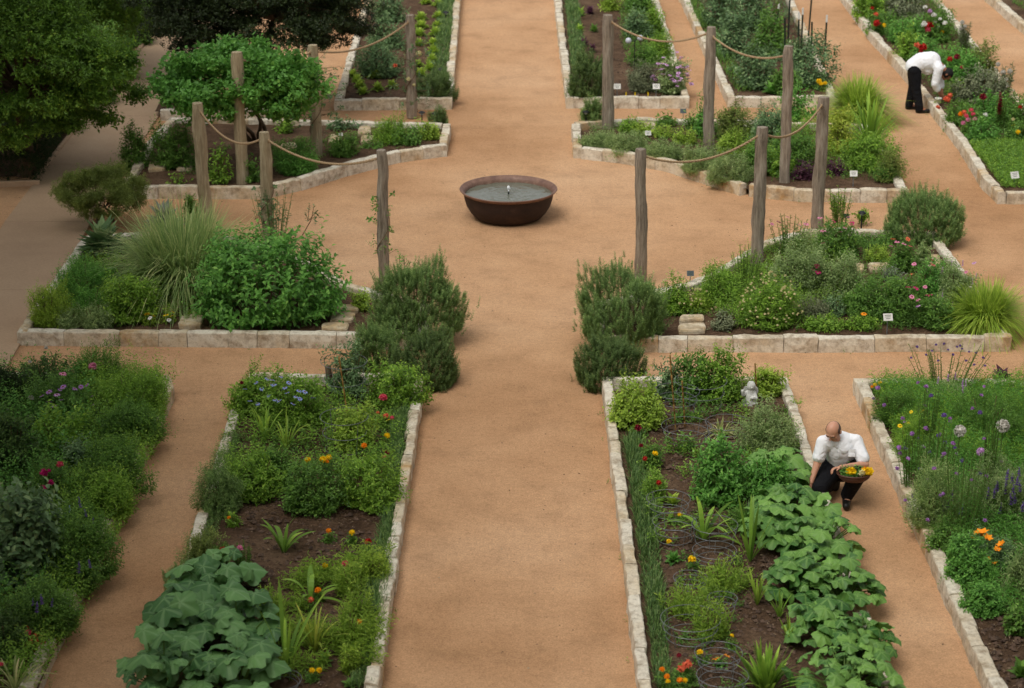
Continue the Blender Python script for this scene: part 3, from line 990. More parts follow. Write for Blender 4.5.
# ------------------------------------------------------------------ wire plant cages
def cage(px, py, wpx, hpx, label, tilt=0, n=3):
    b = G(px, py, SOILZ); s = px_size(b.y); r = wpx * s / 2; h = hpx * s / .92 * .8
    root = empty('wire_cage', b, label, 'plant cage', 'round wire plant cages in the bed right of the central path', random.uniform(0, 2))
    root.rotation_euler[0] = tilt
    for i in range(n):
        f = i / max(n - 1, 1); z = .05 + (h - .05) * f; rr = r * (.82 + .18 * f)
        pts = [(rr * math.cos(2 * PI * k / 40), rr * math.sin(2 * PI * k / 40), z) for k in range(41)]
        mb = MB(); mb.tube(pts, .0034, k=5); mb.build('ring', M['wire'], root)
    for k in range(4):
        a = PI / 4 + k * PI / 2
        mb = MB(); mb.tube([(r * .78 * math.cos(a), r * .78 * math.sin(a), -.05), (r * math.cos(a), r * math.sin(a), h)], .003, k=5); mb.build('leg', M['wire'], root)
for c in [(700, 408, 52, 34, 'wire cage round the young tomato behind the bamboo canes'), (676, 412, 46, 26, 'wire cage in front of the pale green shrub'),
          (686, 442, 50, 20, 'wire cage in front of the two bamboo canes'), (727, 440, 44, 22, 'wire cage beside the striped spider plant'),
          (668, 516, 44, 22, 'wire cage standing in the grass strip left of the broad strap leaves'), (674, 542, 44, 26, 'wire cage round a yellow flowering seedling near the chive strip'),
          (714, 545, 46, 26, 'wire cage in front of the broad strap leaved plant'), (714, 564, 44, 18, 'low wire cage touching the yellow green tufts'),
          (690, 590, 34, 16, 'small wire cage among the yellow green tufts'), (722, 612, 30, 18, 'wire cage at the right edge of the yellow green tufts'),
          (690, 640, 60, 28, 'widest wire cage round the front yellow green tuft'), (718, 668, 48, 20, 'wire cage with one yellow marigold at the front'),
          (722, 692, 52, 22, 'wire cage nearest the viewer at the bottom of the photo'), (345, 402, 46, 50, 'tall wire cage round the climber behind the blue flowers'),
          (345, 452, 48, 44, 'wire cage round the light green shrub with the cane'), (280, 690, 44, 14, 'low wire cage beside the marigolds at the bottom left')]: cage(*c)

def cane(bx, by, tx, ty, label, mat='bamboo', r=.009):
    b = G(bx, by, SOILZ); t = atY(tx, ty, b.y)
    mb = MB(); n = 8
    for i in range(n):
        a = b.lerp(t, i / n); c = b.lerp(t, (i + 1) / n)
        mb.tube([a, a.lerp(c, .93), a.lerp(c, .96), c], r * random.uniform(.95, 1.05), k=7)
    o = mb.build('bamboo_cane', M[mat], smooth=True)
    tag(o, label, 'cane', 'bamboo canes in the beds')
for c in [(676, 434, 670, 355, 'longer bamboo cane leaning left in the caged bed'), (685, 427, 682, 381, 'shorter bamboo cane just right of the longer one'),
          (757, 400, 755, 363, 'bamboo cane beside the small white statue'), (351, 441, 339, 357, 'bamboo cane leaning left behind the pink rose')]: cane(*c)

# ------------------------------------------------------------------ unseen building added behind the viewer to block sky over the near paths
def added_house():
    root = empty('added_house', (0, -3, 0), 'long pale plastered building added unseen behind the viewer to shade the near garden', 'added_house')
    hw = flat_mat('pale_plaster', '8d8272', .9, nscale=3)
    mb = MB(); mb.box((0, -6, 8.5), (70, 12, 17)); mb.build('wall', hw, root)
    mb = MB(); mb.box((0, -6, 17.3), (72, 14, .5)); mb.build('roof', flat_mat('clay_roof', '7a4a36', .9, nscale=6), root)
    gl = flat_mat('window_glass', '20262b', .08, .6)
    for i in range(-6, 7):
        for z in (2.2, 6.2, 13.6):
            w_ = link('window', None, root) if False else None
            mb = MB(); mb.box((i * 5, .03, z), (1.5, .1, 2.1)); f = mb.build('window', M['white_paint'], root)
            mb = MB(); mb.box((i * 5, .09, z), (1.3, .06, 1.9)); mb.build('pane', gl, f)
added_house()
# ================================================================== plants
def fit(bb, ratio=.9, z0=SOILZ, hmin=.05):
    """ground centre, radii and height of a plant that fills the photo box bb"""
    x0, y0, x1, y1 = bb
    xc = (x0 + x1) / 2
    f = G(xc, y1, z0)
    s = px_size(f.y, .3)
    rx = (x1 - x0) / 2 * s
    ry = rx * ratio
    cy = f.y + ry * .85
    cx = G(xc, y1, z0).x / f.y * cy
    zt = atY(xc, y0, cy).z - z0
    tan = (H - zt) / cy
    lo, hi = .01, 6
    for _ in range(40):
        h = (lo + hi) / 2
        sil = .16 * h + math.sqrt((.86 * h) ** 2 + (ry * .85 * tan) ** 2)
        if sil > zt: hi = h
        else: lo = h
    return Vector((cx, cy, z0)), rx, ry, max(h, hmin), s

FLOWER = {}
def flower_mesh(kind, col):
    k = (kind, col)
    if k in FLOWER: return FLOWER[k]
    mb = MB()
    if kind == 'daisy':
        n = 9
        for i in range(n):
            a = 2 * PI * i / n + random.uniform(-.1, .1)
            d = np.array([[math.cos(a), math.sin(a), random.uniform(-.15, .2)]])
            V, Fc = place_leaves(T_OVAL, d * .1, norm(d), UP[None], .42, .26)
            mb.add(V, Fc, mi=0)
        mb.lathe([(0, .11), (.1, .08), (.14, 0)], k=10, mi=1)
    elif kind == 'pom':
        om = rand_dirs(70, -.45)
        V, Fc = place_leaves(T_KITE, om * .2, norm(om + rng.normal(0, .25, om.shape)), norm(rng.normal(0, 1, om.shape)), .3, .2)
        mb.add(V, Fc, mi=0)
        mb.lathe([(0, .3), (.2, .22), (.3, 0), (.2, -.2), (0, -.28)], k=10, mi=0)
    elif kind == 'globe':
        om = rand_dirs(180, -.98)
        V, Fc = place_leaves(T_KITE, om * .3, om, norm(rng.normal(0, 1, om.shape)), .2, .14)
        mb.add(V, Fc, mi=0)
        mb.lathe([(0, .33), (.22, .26), (.33, 0), (.22, -.24), (0, -.33)], k=10, mi=0)
    elif kind == 'spike':
        N = 60; t = rng.random(N); a = rng.uniform(0, 6.28, N)
        p = np.stack([.02 * np.cos(a), .02 * np.sin(a), t * 1.5 - .5], 1)
        d = norm(np.stack([np.cos(a), np.sin(a), np.full(N, .6)], 1))
        V, Fc = place_leaves(T_KITE, p, d, np.tile(UP, (N, 1)), .3 * (1.1 - .7 * t), .2)
        mb.add(V, Fc, mi=0)
    elif kind == 'cup':
        for i in range(6):
            a = 2 * PI * i / 6
            d = np.array([[math.cos(a), math.sin(a), 1.0]])
            V, Fc = place_leaves(T_OVAL, d * .02, norm(d), np.array([[-math.cos(a), -math.sin(a), .6]]), .6, .42)
            mb.add(V, Fc, mi=0)
        mb.lathe([(0, .12), (.1, .1), (.12, 0)], k=8, mi=1)
    me = np_mesh('flower', np.concatenate(mb.V), mb.F, [M['p_' + col], M['centre']], fv=np.concatenate(mb.v), matidx=np.concatenate(mb.mi))
    FLOWER[k] = me
    return me

def add_flower(root, loc, kind, col, size, n=None):
    r = (random.uniform(-.3, .3) - .35, random.uniform(-.35, .35), random.uniform(0, 6))
    if kind == 'spike': r = (random.uniform(-.15, .15), random.uniform(-.15, .15), random.uniform(0, 6))
    return link('flower', flower_mesh(kind, col), root, loc, r, size * random.uniform(.85, 1.15))

def stems_mesh(root, rx, ry, h, n=7, r=.006, mat='twig', spread=.55):
    mb = MB()
    for i in range(n):
        a = random.uniform(0, 2 * PI); q = random.uniform(.2, spread)
        x, y = rx * q * math.cos(a), ry * q * math.sin(a)
        mb.tube([(x * .15, y * .15, -.04), (x * .5, y * .5, h * .3), (x, y, h * random.uniform(.55, .8))], r, r * .5, k=5)
    mb.build('stem', M[mat], root)

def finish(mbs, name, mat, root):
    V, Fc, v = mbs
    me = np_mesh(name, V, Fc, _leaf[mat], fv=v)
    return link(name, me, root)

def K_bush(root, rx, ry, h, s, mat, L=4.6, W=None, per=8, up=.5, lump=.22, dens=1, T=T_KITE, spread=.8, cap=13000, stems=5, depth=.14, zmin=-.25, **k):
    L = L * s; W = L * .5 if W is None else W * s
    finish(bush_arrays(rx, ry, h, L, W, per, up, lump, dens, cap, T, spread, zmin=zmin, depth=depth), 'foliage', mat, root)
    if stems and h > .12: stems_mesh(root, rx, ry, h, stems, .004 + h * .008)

def K_needle(root, rx, ry, h, s, mat, L=3.0, lump=.16, dens=1, cap=2600, **k):
    """rosemary: upright bottle-brush shoots"""
    area = 2 * PI * ((rx * ry) ** 1.6 / 3 + (rx * h) ** 1.6 / 3 + (ry * h) ** 1.6 / 3) ** (1 / 1.6)
    ns = int(min(cap, dens * area / ((3.7 * s) ** 2) * 1.7)) + 12
    tip, nr = blob_surface(ns, rx, ry, h, lump, -.15, .12, 22)
    tip[:, 2] += np.maximum(rng.normal(0, 4.5 * s, ns), 0) * (nr[:, 2] > .3)
    d = norm(nr * .5 + UP * 1.0 + rng.normal(0, .12, nr.shape))
    finish(sprig_leaves(tip, d, 11 * s * rng.uniform(.7, 1.3, ns), 20, L * s, 1.05 * s, .62, .12), 'foliage', mat, root)
    stems_mesh(root, rx, ry, h, 9, .009)

def K_grass(root, rx, ry, h, s, mat, n=None, W=1.0, droop=.35, fan=.45, Lk=1.15, core=.3, **k):
    n = n or int(min(1500, 140 + 900 * rx * h / (.5)))
    a = rng.uniform(0, 2 * PI, n); q = np.sqrt(rng.random(n)) * core
    p = np.stack([rx * q * np.cos(a), ry * q * np.sin(a), np.zeros(n)], 1)
    a2 = a + rng.normal(0, .5, n)
    out = np.abs(rng.normal(0, fan, n)) * 1.2
    d = norm(np.stack([np.cos(a2) * out, np.sin(a2) * out, np.ones(n)], 1))
    V = blades_arrays(p, d, h * Lk * rng.uniform(.55, 1.15, n), W * s * rng.uniform(.7, 1.2, n), droop * rng.uniform(.3, 1.3, n) * (0.4 + out), 5)
    finish(V, 'blades', mat, root)

def K_strap(root, rx, ry, h, s, mat, n=14, W=5, droop=.4, fan=.5, **k):
    a = np.linspace(0, 2 * PI, n, endpoint=False) * 2.4 + rng.normal(0, .35, n)
    out = np.linspace(.1, 1, n) * fan * 1.25 * rng.uniform(.6, 1.3, n)
    p = np.stack([.05 * rx * np.cos(a), .05 * rx * np.sin(a), np.zeros(n)], 1)
    d = norm(np.stack([np.cos(a) * out, np.sin(a) * out, np.ones(n)], 1))
    V = blades_arrays(p, d, h * rng.uniform(.7, 1.3, n), W * .8 * s * rng.uniform(.7, 1.1, n), droop * rng.uniform(.3, 1.2, n) * (.4 + out), 8)
    finish(V, 'blades', mat, root)

def K_lobed(root, rx, ry, h, s, mat, n=24, L=26, flat=.42, **k):
    """squash: big lobed leaves held on petioles"""
    tv, tf, vein = LOBED
    if flat: h = min(h, flat)
    om = rand_dirs(n * 6, .02)
    rr_ = np.sqrt(rng.random(len(om))); hh_ = np.maximum(np.hypot(om[:, 0], om[:, 1]), 1e-3)
    om = np.stack([om[:, 0] / hh_ * rr_, om[:, 1] / hh_ * rr_, np.sqrt(np.maximum(1 - .75 * rr_ ** 2, 0))], 1)
    # spread the leaves evenly
    keep = [0]
    for i in range(1, len(om)):
        if min(math.hypot(*(om[i] - om[j])[:2]) for j in keep) > 1.25 / math.sqrt(n): keep.append(i)
        if len(keep) >= n: break
    om = om[keep]; n = len(om)
    R = np.array([rx, ry, h * .95])
    tip = om * R; tip[:, 2] = np.maximum(tip[:, 2] * rng.uniform(.4, 1.12, n), h * .3)
    hd = om.copy(); hd[:, 2] = 0; hd = norm(hd + rng.normal(0, .25, hd.shape) * [1, 1, 0])
    hd = norm(hd + np.array([0, -.45, 0]) + rng.normal(0, .5, hd.shape) * [1, 1, 0])
    d = norm(hd + UP * rng.uniform(-.42, .02, n)[:, None])
    nn = norm(UP * 1.0 + hd * .2 + rng.normal(0, .36, (n, 3)))
    Ls = L * s * rng.uniform(.45, 1.15, n)
    V, Fs = place_leaves((tv, tf), tip - d * (Ls * .25)[:, None], d, nn, Ls, Ls)
    K3, K4 = len(tf[0]), len(tf[1]); lv = rng.random(n)
    fv = np.concatenate([np.repeat(lv, K3), np.repeat(lv, K4)])
    me = np_mesh('foliage', V, Fs, _leaf[mat], fv=fv, pv=np.tile(vein, n), smooth=True)
    link('foliage', me, root)
    mb = MB()
    for i in range(n):
        t = Vector(tip[i] - d[i] * Ls[i] * .25); b = Vector((t.x * .12, t.y * .12, -.02))
        mb.tube([b, b.lerp(t, .5) + Vector((0, 0, .05)), t], .008, .005, k=5)
    mb.build('stem', M['stem'], root)

def K_rosette(root, rx, ry, h, s, mat, n=34, W=.55, T=T_OVAL, **k):
    """lettuce-like or thistle-like rosette of broad leaves from the ground"""
    f = np.linspace(0, 1, n); a = np.arange(n) * 2.4 + rng.normal(0, .15, n)
    out = .15 + 1.35 * f
    d = norm(np.stack([np.cos(a) * out, np.sin(a) * out, 1.15 - f * .75], 1))
    p = np.zeros((n, 3)); Lr = np.hypot(rx * (f * .6 + .4) * .95, h * .8 * (1.1 - f)) * rng.uniform(.9, 1.1, n)
    nn = norm(np.stack([-np.cos(a) * .7, -np.sin(a) * .7, np.ones(n)], 1) + rng.normal(0, .12, (n, 3)))
    V, Fc = place_leaves(T, p, d, nn, Lr, Lr * W)
    finish((V, Fc, np.repeat(rng.random(n) * .6 + .4 * (1 - f), len(T[1]))), 'leaves', mat, root)

def K_feather(root, rx, ry, h, s, mat, **k):
    K_bush(root, rx, ry, h, s, mat, L=3.6, W=1.0, per=10, up=.8, dens=.75, lump=.2, spread=.6, depth=.2)

def K_tall(root, rx, ry, h, s, mat, n=26, heads=True, **k):
    """airy upright stems with small narrow leaves"""
    n = k.get('n', 30)
    a = rng.uniform(0, 2 * PI, n); q = np.sqrt(rng.random(n))
    tip = np.stack([rx * q * np.cos(a), ry * q * np.sin(a), h * rng.uniform(.6, 1, n)], 1)
    base = tip * [.5, .5, 0]
    mb = MB()
    for b, t in zip(base, tip): mb.tube([b, (b + t) / 2 + [0, 0, .02], t], .004, .003, k=4)
    mb.build('stem', M['stem'], root)
    d = norm(tip - base)
    finish(sprig_leaves(tip - d * .03, d, h * .6, 12, 5 * s, 1.2 * s, .8, .3), 'foliage', mat, root)

KIND = dict(bush=K_bush, needle=K_needle, grass=K_grass, strap=K_strap, lobed=K_lobed, rosette=K_rosette, feather=K_feather, tall=K_tall)

NPL = 0
def P(name, kind, bb, mat, label, cat, group=None, fl=None, ratio=.9, z0=SOILZ, n_fl=None, hmin=.05, **kw):
    """one plant filling the photo box bb; fl: list of (px,py,kind,colour,size_px); n_fl: (count,kind,colour,size_px)"""
    global NPL
    NPL += 1
    c, rx, ry, h, s = fit(bb, ratio, z0, hmin)
    root = empty(name, c, label, cat, group)
    KIND[kind](root, rx, ry, h, s, mat, **kw)
    pts = []
    for (px, py, fk, fc, fs) in (fl or []):
        r = Vector(ray(px, py)); o = Vector((0, 0, H)) - c
        # nearest hit with the plant's ellipsoid, else the plane through its centre
        rx_, ry_, h_ = rx * 1.1 + .02, ry * 1.12 + .03, h * 1.08 + .02
        A = (r.x / rx_) ** 2 + (r.y / ry_) ** 2 + (r.z / h_) ** 2
        B = 2 * (r.x * o.x / rx_ ** 2 + r.y * o.y / ry_ ** 2 + r.z * o.z / h_ ** 2)
        C = (o.x / rx_) ** 2 + (o.y / ry_) ** 2 + (o.z / h_) ** 2 - 1
        D = B * B - 4 * A * C
        t = (-B - math.sqrt(D)) / (2 * A) if D > 0 else c.y / r.y
        q = o + r * t
        if q.z < .02: q = o + r * (o.z / -r.z) + Vector((0, 0, .04))
        q.z += .015
        pts.append((q, fk, fc, fs))
    for spec in ([n_fl] if isinstance(n_fl, tuple) else (n_fl or [])):
        cnt, fk, fc, fs = spec
        om = rand_dirs(cnt, .15)
        om[:, 1] -= .25
        om = norm(om)
        for o in om:
            pts.append((Vector((o[0] * rx, o[1] * ry, max(o[2], .1) * h + .02)) * random.uniform(1.0, 1.14), fk, fc, fs))
    for q, fk, fc, fs in pts: add_flower(root, q, fk, fc, fs * s * 1.3)
    return root

def inside(poly, x, y):
    c = False; n = len(poly)
    for i in range(n):
        a, b = poly[i], poly[(i + 1) % n]
        if (a.y > y) != (b.y > y) and x < (b.x - a.x) * (y - a.y) / (b.y - a.y) + a.x: c = not c
    return c

def field(name, pxpoly, mat, label, cat, n, L, W, hgt, per=6, nscale=1.3, z0=SOILZ, T=T_KITE, blades=False, droop=.25, gap=None, up=1.0):
    """uncountable low growth filling a px polygon"""
    poly = [G(x, y, z0) for x, y in pxpoly]
    xs = [p.x for p in poly]; ys = [p.y for p in poly]
    P_ = []
    tries = 0
    while len(P_) < n and tries < n * 12:
        tries += 1
        x = random.uniform(min(xs), max(xs)); y = random.uniform(min(ys), max(ys))
        if inside(poly, x, y):
            nz = noise.noise(Vector((x * nscale, y * nscale, 7.7)))
            if gap is not None and nz < gap: continue
            P_.append((x, y, z0, nz))
    A = np.array(P_); N = len(A)
    hh = hgt * (0.75 + .7 * A[:, 3]) * rng.uniform(.7, 1.2, N)
    hh = np.maximum(hh, hgt * .2)
    d = norm(np.tile(UP * up, (N, 1)) + rng.normal(0, .3, (N, 3)))
    if blades:
        V, Fc, v = blades_arrays(A[:, :3], d, hh, W, droop * rng.uniform(.3, 1.4, N), 4)
    else:
        V, Fc, v = sprig_leaves(A[:, :3] + d * hh[:, None], d, hh * .9, per, L, W, .8, .3, T=T)
    o = link(name, np_mesh(name, V, Fc, _leaf[mat], fv=v))
    return tag(o, label, cat, kind='stuff')

def debris(pxpoly, n, z0=SOILZ, key='straw'):
    poly = [G(x, y, z0) for x, y in pxpoly]
    xs = [p.x for p in poly]; ys = [p.y for p in poly]
    A = []
    while len(A) < n:
        x = random.uniform(min(xs), max(xs)); y = random.uniform(min(ys), max(ys))
        if inside(poly, x, y): A.append((x, y, z0 + random.uniform(.005, .03)))
    A = np.array(A); N = len(A)
    d = norm(rng.normal(0, 1, (N, 3)) * [1, 1, .15]); nn = norm(rng.normal(0, .4, (N, 3)) + UP)
    V, Fc = place_leaves(T_KITE, A, d, nn, rng.uniform(.015, .06, N), rng.uniform(.006, .016, N))
    k = N // 2
    oc = np.array([(1, 0, 0), (0, 1, 0), (-1, 0, 0), (0, -1, 0), (0, 0, 1.)]); of = np.array([(0, 1, 4), (1, 2, 4), (2, 3, 4), (3, 0, 4)])
    a_ = rng.uniform(0, 6.3, k); ca, sa = np.cos(a_)[:, None], np.sin(a_)[:, None]
    q = oc[None] * rng.uniform(.6, 1.3, (k, 5, 3)) * rng.uniform(.012, .04, k)[:, None, None] * [1, 1, .7]
    q = np.stack([q[..., 0] * ca - q[..., 1] * sa, q[..., 0] * sa + q[..., 1] * ca, q[..., 2]], 2) + A[rng.permutation(N)[:k]][:, None] - [0, 0, .01]
    Fq = (of[None] + (np.arange(k) * 5)[:, None, None]).reshape(-1, 3) + len(V)
    o = link('mulch', np_mesh('mulch', np.concatenate([V, q.reshape(-1, 3)]), [Fc, Fq], M['mulch'], fv=np.concatenate([np.repeat(rng.random(N), 2), np.repeat(rng.random(k) * .45 + .1, 4)])))
    tag(o, 'dry mulch and plant litter lying on the bare soil', 'mulch', kind='stuff')
def mulchmat():
    m, n, l, b = nm('mulch')
    a = n.new('ShaderNodeAttribute'); a.attribute_name = 'v'
    r = ramp(n, [(0, hexc('3a2c22')), (.6, hexc('6a5444')), (.9, hexc('8f7a60')), (1, hexc('a8967a'))])
    l.new(a.outputs['Fac'], r.inputs[0]); l.new(r.outputs[0], b.inputs['Base Color']); b.inputs['Roughness'].default_value = .95
    M['mulch'] = m
mulchmat()
# ================================================================== planting
g_rose = 'rosemary shrubs'
# ---- far left front bed
field('ground_cover', [(-60, 375), (165, 379), (150, 430), (95, 560), (20, 690), (-60, 690)], 'mid', 'dense low green growth filling the far left flower bed', 'ground cover', 3600, .05, .02, .32, per=7)
field('ground_cover', [(-60, 400), (140, 400), (120, 470), (60, 600), (0, 690), (-60, 690)], 'dark', 'darker low growth between the shrubs of the far left flower bed', 'ground cover', 1800, .055, .026, .30, per=6)
P('shrub', 'feather', (68, 343, 134, 392), 'mid', 'fine leaved green shrub at the back corner of the far left bed', 'shrub')
P('shrub', 'bush', (18, 352, 76, 405), 'dark', 'dark green shrub with one pale bud at the back of the far left bed', 'shrub', fl=[(46, 349, 'pom', 'dull', 4), (30, 363, 'pom', 'dull', 3.5)])
P('hedge', 'bush', (-40, 362, 34, 412), 'deep', 'low dark clipped hedge at the left edge behind the pink blossoms', 'hedge', L=3, ratio=.5, lump=.04)
P('flowering_plant', 'bush', (26, 372, 98, 428), 'mid', 'plant dotted with small pink blossoms in the far left bed', 'flowering plant', L=4,
  fl=[(42, 397, 'daisy', 'mauve', 5), (49, 393, 'daisy', 'mauve', 5), (63, 388, 'daisy', 'mauve', 6), (57, 396, 'daisy', 'lilac', 5), (49, 403, 'daisy', 'mauve', 5), (60, 391, 'daisy', 'mauve', 4.5),
      (54, 407, 'daisy', 'lilac', 5), (63, 375, 'daisy', 'pink', 6), (81, 388, 'daisy', 'mauve', 5), (87, 386, 'daisy', 'mauve', 4.5), (92, 406, 'daisy', 'lilac', 4), (93, 397, 'daisy', 'lilac', 4), (75, 390, 'daisy', 'mauve', 5), (61, 401, 'daisy', 'mauve', 4.5), (31, 399, 'pom', 'dull', 6)])
P('rose_bush', 'bush', (76, 364, 112, 398), 'bright', 'light green rose bush bearing one pale pink rose in the far left bed', 'rose bush', fl=[(93, 368, 'pom', 'pink', 7)])
P('shrub', 'bush', (96, 362, 174, 428), 'bright', 'feathery bright green mound at the back right corner of the far left bed', 'shrub', L=4.4, W=1.5, up=.7, lump=.18)
P('shrub', 'bush', (100, 392, 166, 452), 'mid', 'second green mound from the back along the kerb of the far left bed', 'shrub', L=4.2, W=1.5, up=.7, lump=.18)
P('shrub', 'bush', (28, 404, 88, 458), 'bright', 'yellow green broad leaved plant below the pink blossoms', 'shrub', L=8, W=3.6, per=6)
P('shrub', 'bush', (-18, 404, 46, 480), 'dark', 'dark leafy shrub at the left edge above the big leaved plant', 'shrub', L=6, W=3)
P('shrub', 'bush', (56, 432, 100, 476), 'blue', 'blue green leafy plant between the yellow green plant and the kerb mounds', 'shrub', L=6, W=3)
P('shrub', 'bush', (78, 432, 150, 506), 'mid', 'third green mound along the kerb of the far left bed', 'shrub', L=4.4, W=1.6, up=.7, lump=.2)
P('shrub', 'bush', (86, 466, 140, 526), 'bright', 'brighter mound by the kerb just above the violet spikes', 'shrub', L=4.4, W=1.7, up=.7, lump=.2)
P('flowering_plant', 'bush', (30, 458, 76, 512), 'mid', 'plant with magenta blossoms beside the big leaved plant', 'flowering plant', L=4,
  fl=[(44, 474, 'pom', 'magenta', 8), (51, 484, 'pom', 'magenta', 6), (43, 490, 'pom', 'magenta', 6), (60, 466, 'pom', 'rose', 7), (49, 472, 'pom', 'magenta', 4)])
P('shrub', 'bush', (-20, 474, 74, 598), 'blue', 'big blue green broad leaved plant at the left edge', 'shrub', L=12, W=6.4, per=5, lump=.2, T=T_OVAL)
P('shrub', 'bush', (46, 508, 122, 592), 'mid', 'wide green mound along the kerb right of the big leaved plant', 'shrub', L=4.6, W=1.8, up=.7, lump=.2)
P('sage_plant', 'bush', (66, 500, 104, 540), 'mid', 'plant with violet flower spikes in the middle of the far left bed', 'sage plant', L=4,
  fl=[(80, 506, 'spike', 'violet', 7), (86, 516, 'spike', 'violet', 5), (93, 523, 'spike', 'violet', 5), (78, 528, 'spike', 'violet', 5), (70, 512, 'spike', 'blue', 4)])
P('sage_plant', 'bush', (58, 556, 104, 600), 'mid', 'plant with two violet flower heads hanging to the kerb', 'sage plant', L=4, fl=[(79, 571, 'spike', 'violet', 6), (90, 567, 'spike', 'violet', 5)])
P('shrub', 'bush', (8, 574, 86, 650), 'mid', 'green mound with violet flowers above the red leaved plant', 'shrub', L=4.6, W=1.9, lump=.2,
  fl=[(42, 603, 'spike', 'violet', 7), (37, 611, 'spike', 'violet', 6), (52, 606, 'spike', 'violet', 5), (33, 605, 'spike', 'violet', 4)])
P('hosta', 'rosette', (-14, 582, 24, 604), 'lime_yellow', 'lime leaf tuft at the left edge under the big leaved plant', 'hosta', n=14)
P('shrub', 'bush', (-20, 604, 38, 664), 'dark', 'dark low shrub at the left edge above the striped plant', 'shrub', L=5)
P('coleus', 'bush', (20, 626, 44, 656), 'red', 'small rusty red leaved plant with a coral bloom by the kerb', 'coleus', L=6, W=3.4, per=5, fl=[(28, 634, 'pom', 'rose', 6)])
P('spider_plant', 'strap', (-4, 652, 36, 700), 'pale_stripe', 'cream striped strap leaved plant in the bottom left corner', 'spider plant', n=26, W=3.2, droop=.7, fan=.8, fl=[(1, 666, 'pom', 'rose', 5)])

field('ground_cover', [(90, 380), (172, 384), (160, 440), (120, 530), (70, 630), (40, 690), (0, 690), (60, 520)], 'bright', 'bright mixed growth spilling over the kerb of the far left bed', 'ground cover', 3200, .05, .018, .42, per=9, nscale=2.2)
field('ground_cover', [(-40, 380), (100, 380), (80, 500), (40, 620), (-40, 660)], 'lush', 'taller mixed growth between the shrubs at the far left', 'ground cover', 1500, .06, .028, .45, per=8, nscale=2.6, gap=-.1)
# ---- left bed beside the central path
field('ground_cover', [(250, 380), (415, 380), (405, 470), (380, 520), (205, 520), (215, 470)], 'mid', 'low leafy growth over the rear half of the left bed', 'ground cover', 900, .045, .02, .14, gap=-.05)
field('chive_edging', [(394, 405), (408, 405), (395, 520), (375, 690), (350, 690), (382, 520)], 'chive', 'dense strip of blue green chives along the right kerb of the left bed', 'chives', 5200, .1, .008, .19, blades=True)
field('ground_cover', [(222, 440), (240, 440), (222, 520), (190, 585), (176, 585), (200, 510)], 'rosemary', 'creeping grey green growth along the left kerb of the left bed', 'ground cover', 900, .035, .009, .2, per=10)
P('plumbago', 'bush', (226, 364, 284, 420), 'bright', 'light green bush full of small pale blue flowers at the back left corner', 'plumbago', L=4.6,
  fl=[(x, y, 'daisy', 'blue', 4) for x, y in [(256, 384), (262, 390), (267, 380), (272, 386), (276, 402), (250, 402), (268, 397), (281, 391), (245, 390), (258, 405)]] + [(242, 384, 'pom', 'crimson', 4)])
P('plumbago', 'bush', (262, 368, 332, 432), 'bright', 'wider green bush with pale blue flowers left of the tall climber', 'plumbago', L=4.6,
  fl=[(x, y, 'daisy', 'blue', 4.5) for x, y in [(272, 381), (275, 401), (279, 402), (285, 389), (287, 394), (293, 405), (300, 400), (305, 393), (313, 399), (281, 378), (289, 384), (274, 386), (299, 392), (296, 398)]])
P('day_lily', 'strap', (248, 402, 282, 446), 'bright', 'upright broad bladed lily behind the small shrubs of the left bed', 'day lily', n=14, W=4.2)
P('day_lily', 'strap', (270, 412, 304, 456), 'lime', 'arching yellow green lily just right of the upright one', 'day lily', n=18, W=2.4, droop=.6)
P('tomato_plant', 'bush', (322, 336, 376, 404), 'blue', 'tall grey green climber on a cage behind the left bed', 'tomato plant', L=5.5, W=2.4, per=6, lump=.3, dens=.55, depth=.3)
P('rose_bush', 'bush', (366, 358, 430, 414), 'bright', 'bright green rose bush with one pink rose below the lower rosemary', 'rose bush', fl=[(383, 399, 'pom', 'rose', 7)], L=5)
P('shrub', 'bush', (328, 400, 378, 456), 'lime', 'small light green shrub round the leaning bamboo cane', 'shrub', L=5.2)
P('marigold', 'bush', (374, 410, 396, 430), 'bright', 'small plant with orange and pink flowers by the left bed kerb', 'marigold', L=4, fl=[(386, 417, 'pom', 'coral', 5), (392, 419, 'pom', 'rose', 4.5), (388, 421, 'daisy', 'yellow', 4), (378, 414, 'pom', 'coral', 3)])
P('marigold', 'bush', (378, 434, 394, 450), 'bright', 'small plant with a yellow flower below the orange one', 'marigold', L=4, fl=[(387, 437, 'pom', 'yellow', 5)])
P('marigold', 'bush', (376, 450, 394, 466), 'mid', 'small plant with dark red flowers halfway along the left bed kerb', 'marigold', L=4, fl=[(387, 454, 'pom', 'crimson', 5), (384, 458, 'pom', 'rose', 4)])
P('shrub', 'bush', (226, 446, 286, 506), 'bright', 'rounded light shrub at the left kerb of the left bed', 'shrub', L=4.8)
P('shrub', 'bush', (254, 440, 300, 494), 'mid', 'green shrub between the lilies and the yellow marigolds', 'shrub', L=4.8, fl=[(307, 461, 'daisy', 'yellow', 5)])
P('shrub', 'bush', (276, 456, 348, 522), 'mid', 'darker bushy shrub under the yellow marigolds', 'shrub', L=4.8,
  fl=[(308, 461, 'pom', 'yellow', 5), (323, 461, 'pom', 'yellow', 6), (329, 459, 'pom', 'yellow', 6), (327, 463, 'pom', 'orange', 4)])
P('shrub', 'bush', (332, 448, 404, 516), 'bright', 'light green shrub with an orange marigold near the right kerb', 'shrub', L=5, fl=[(364, 447, 'pom', 'orange', 6)])
P('shrub', 'bush', (196, 462, 246, 520), 'rosemary', 'grey green creeping shrub on the left kerb of the left bed', 'shrub', L=3.4, W=1)
P('rosemary_bush', 'needle', (164, 566, 200, 596), 'rosemary', 'small rosemary at the left kerb above the squash', 'rosemary', g_rose)
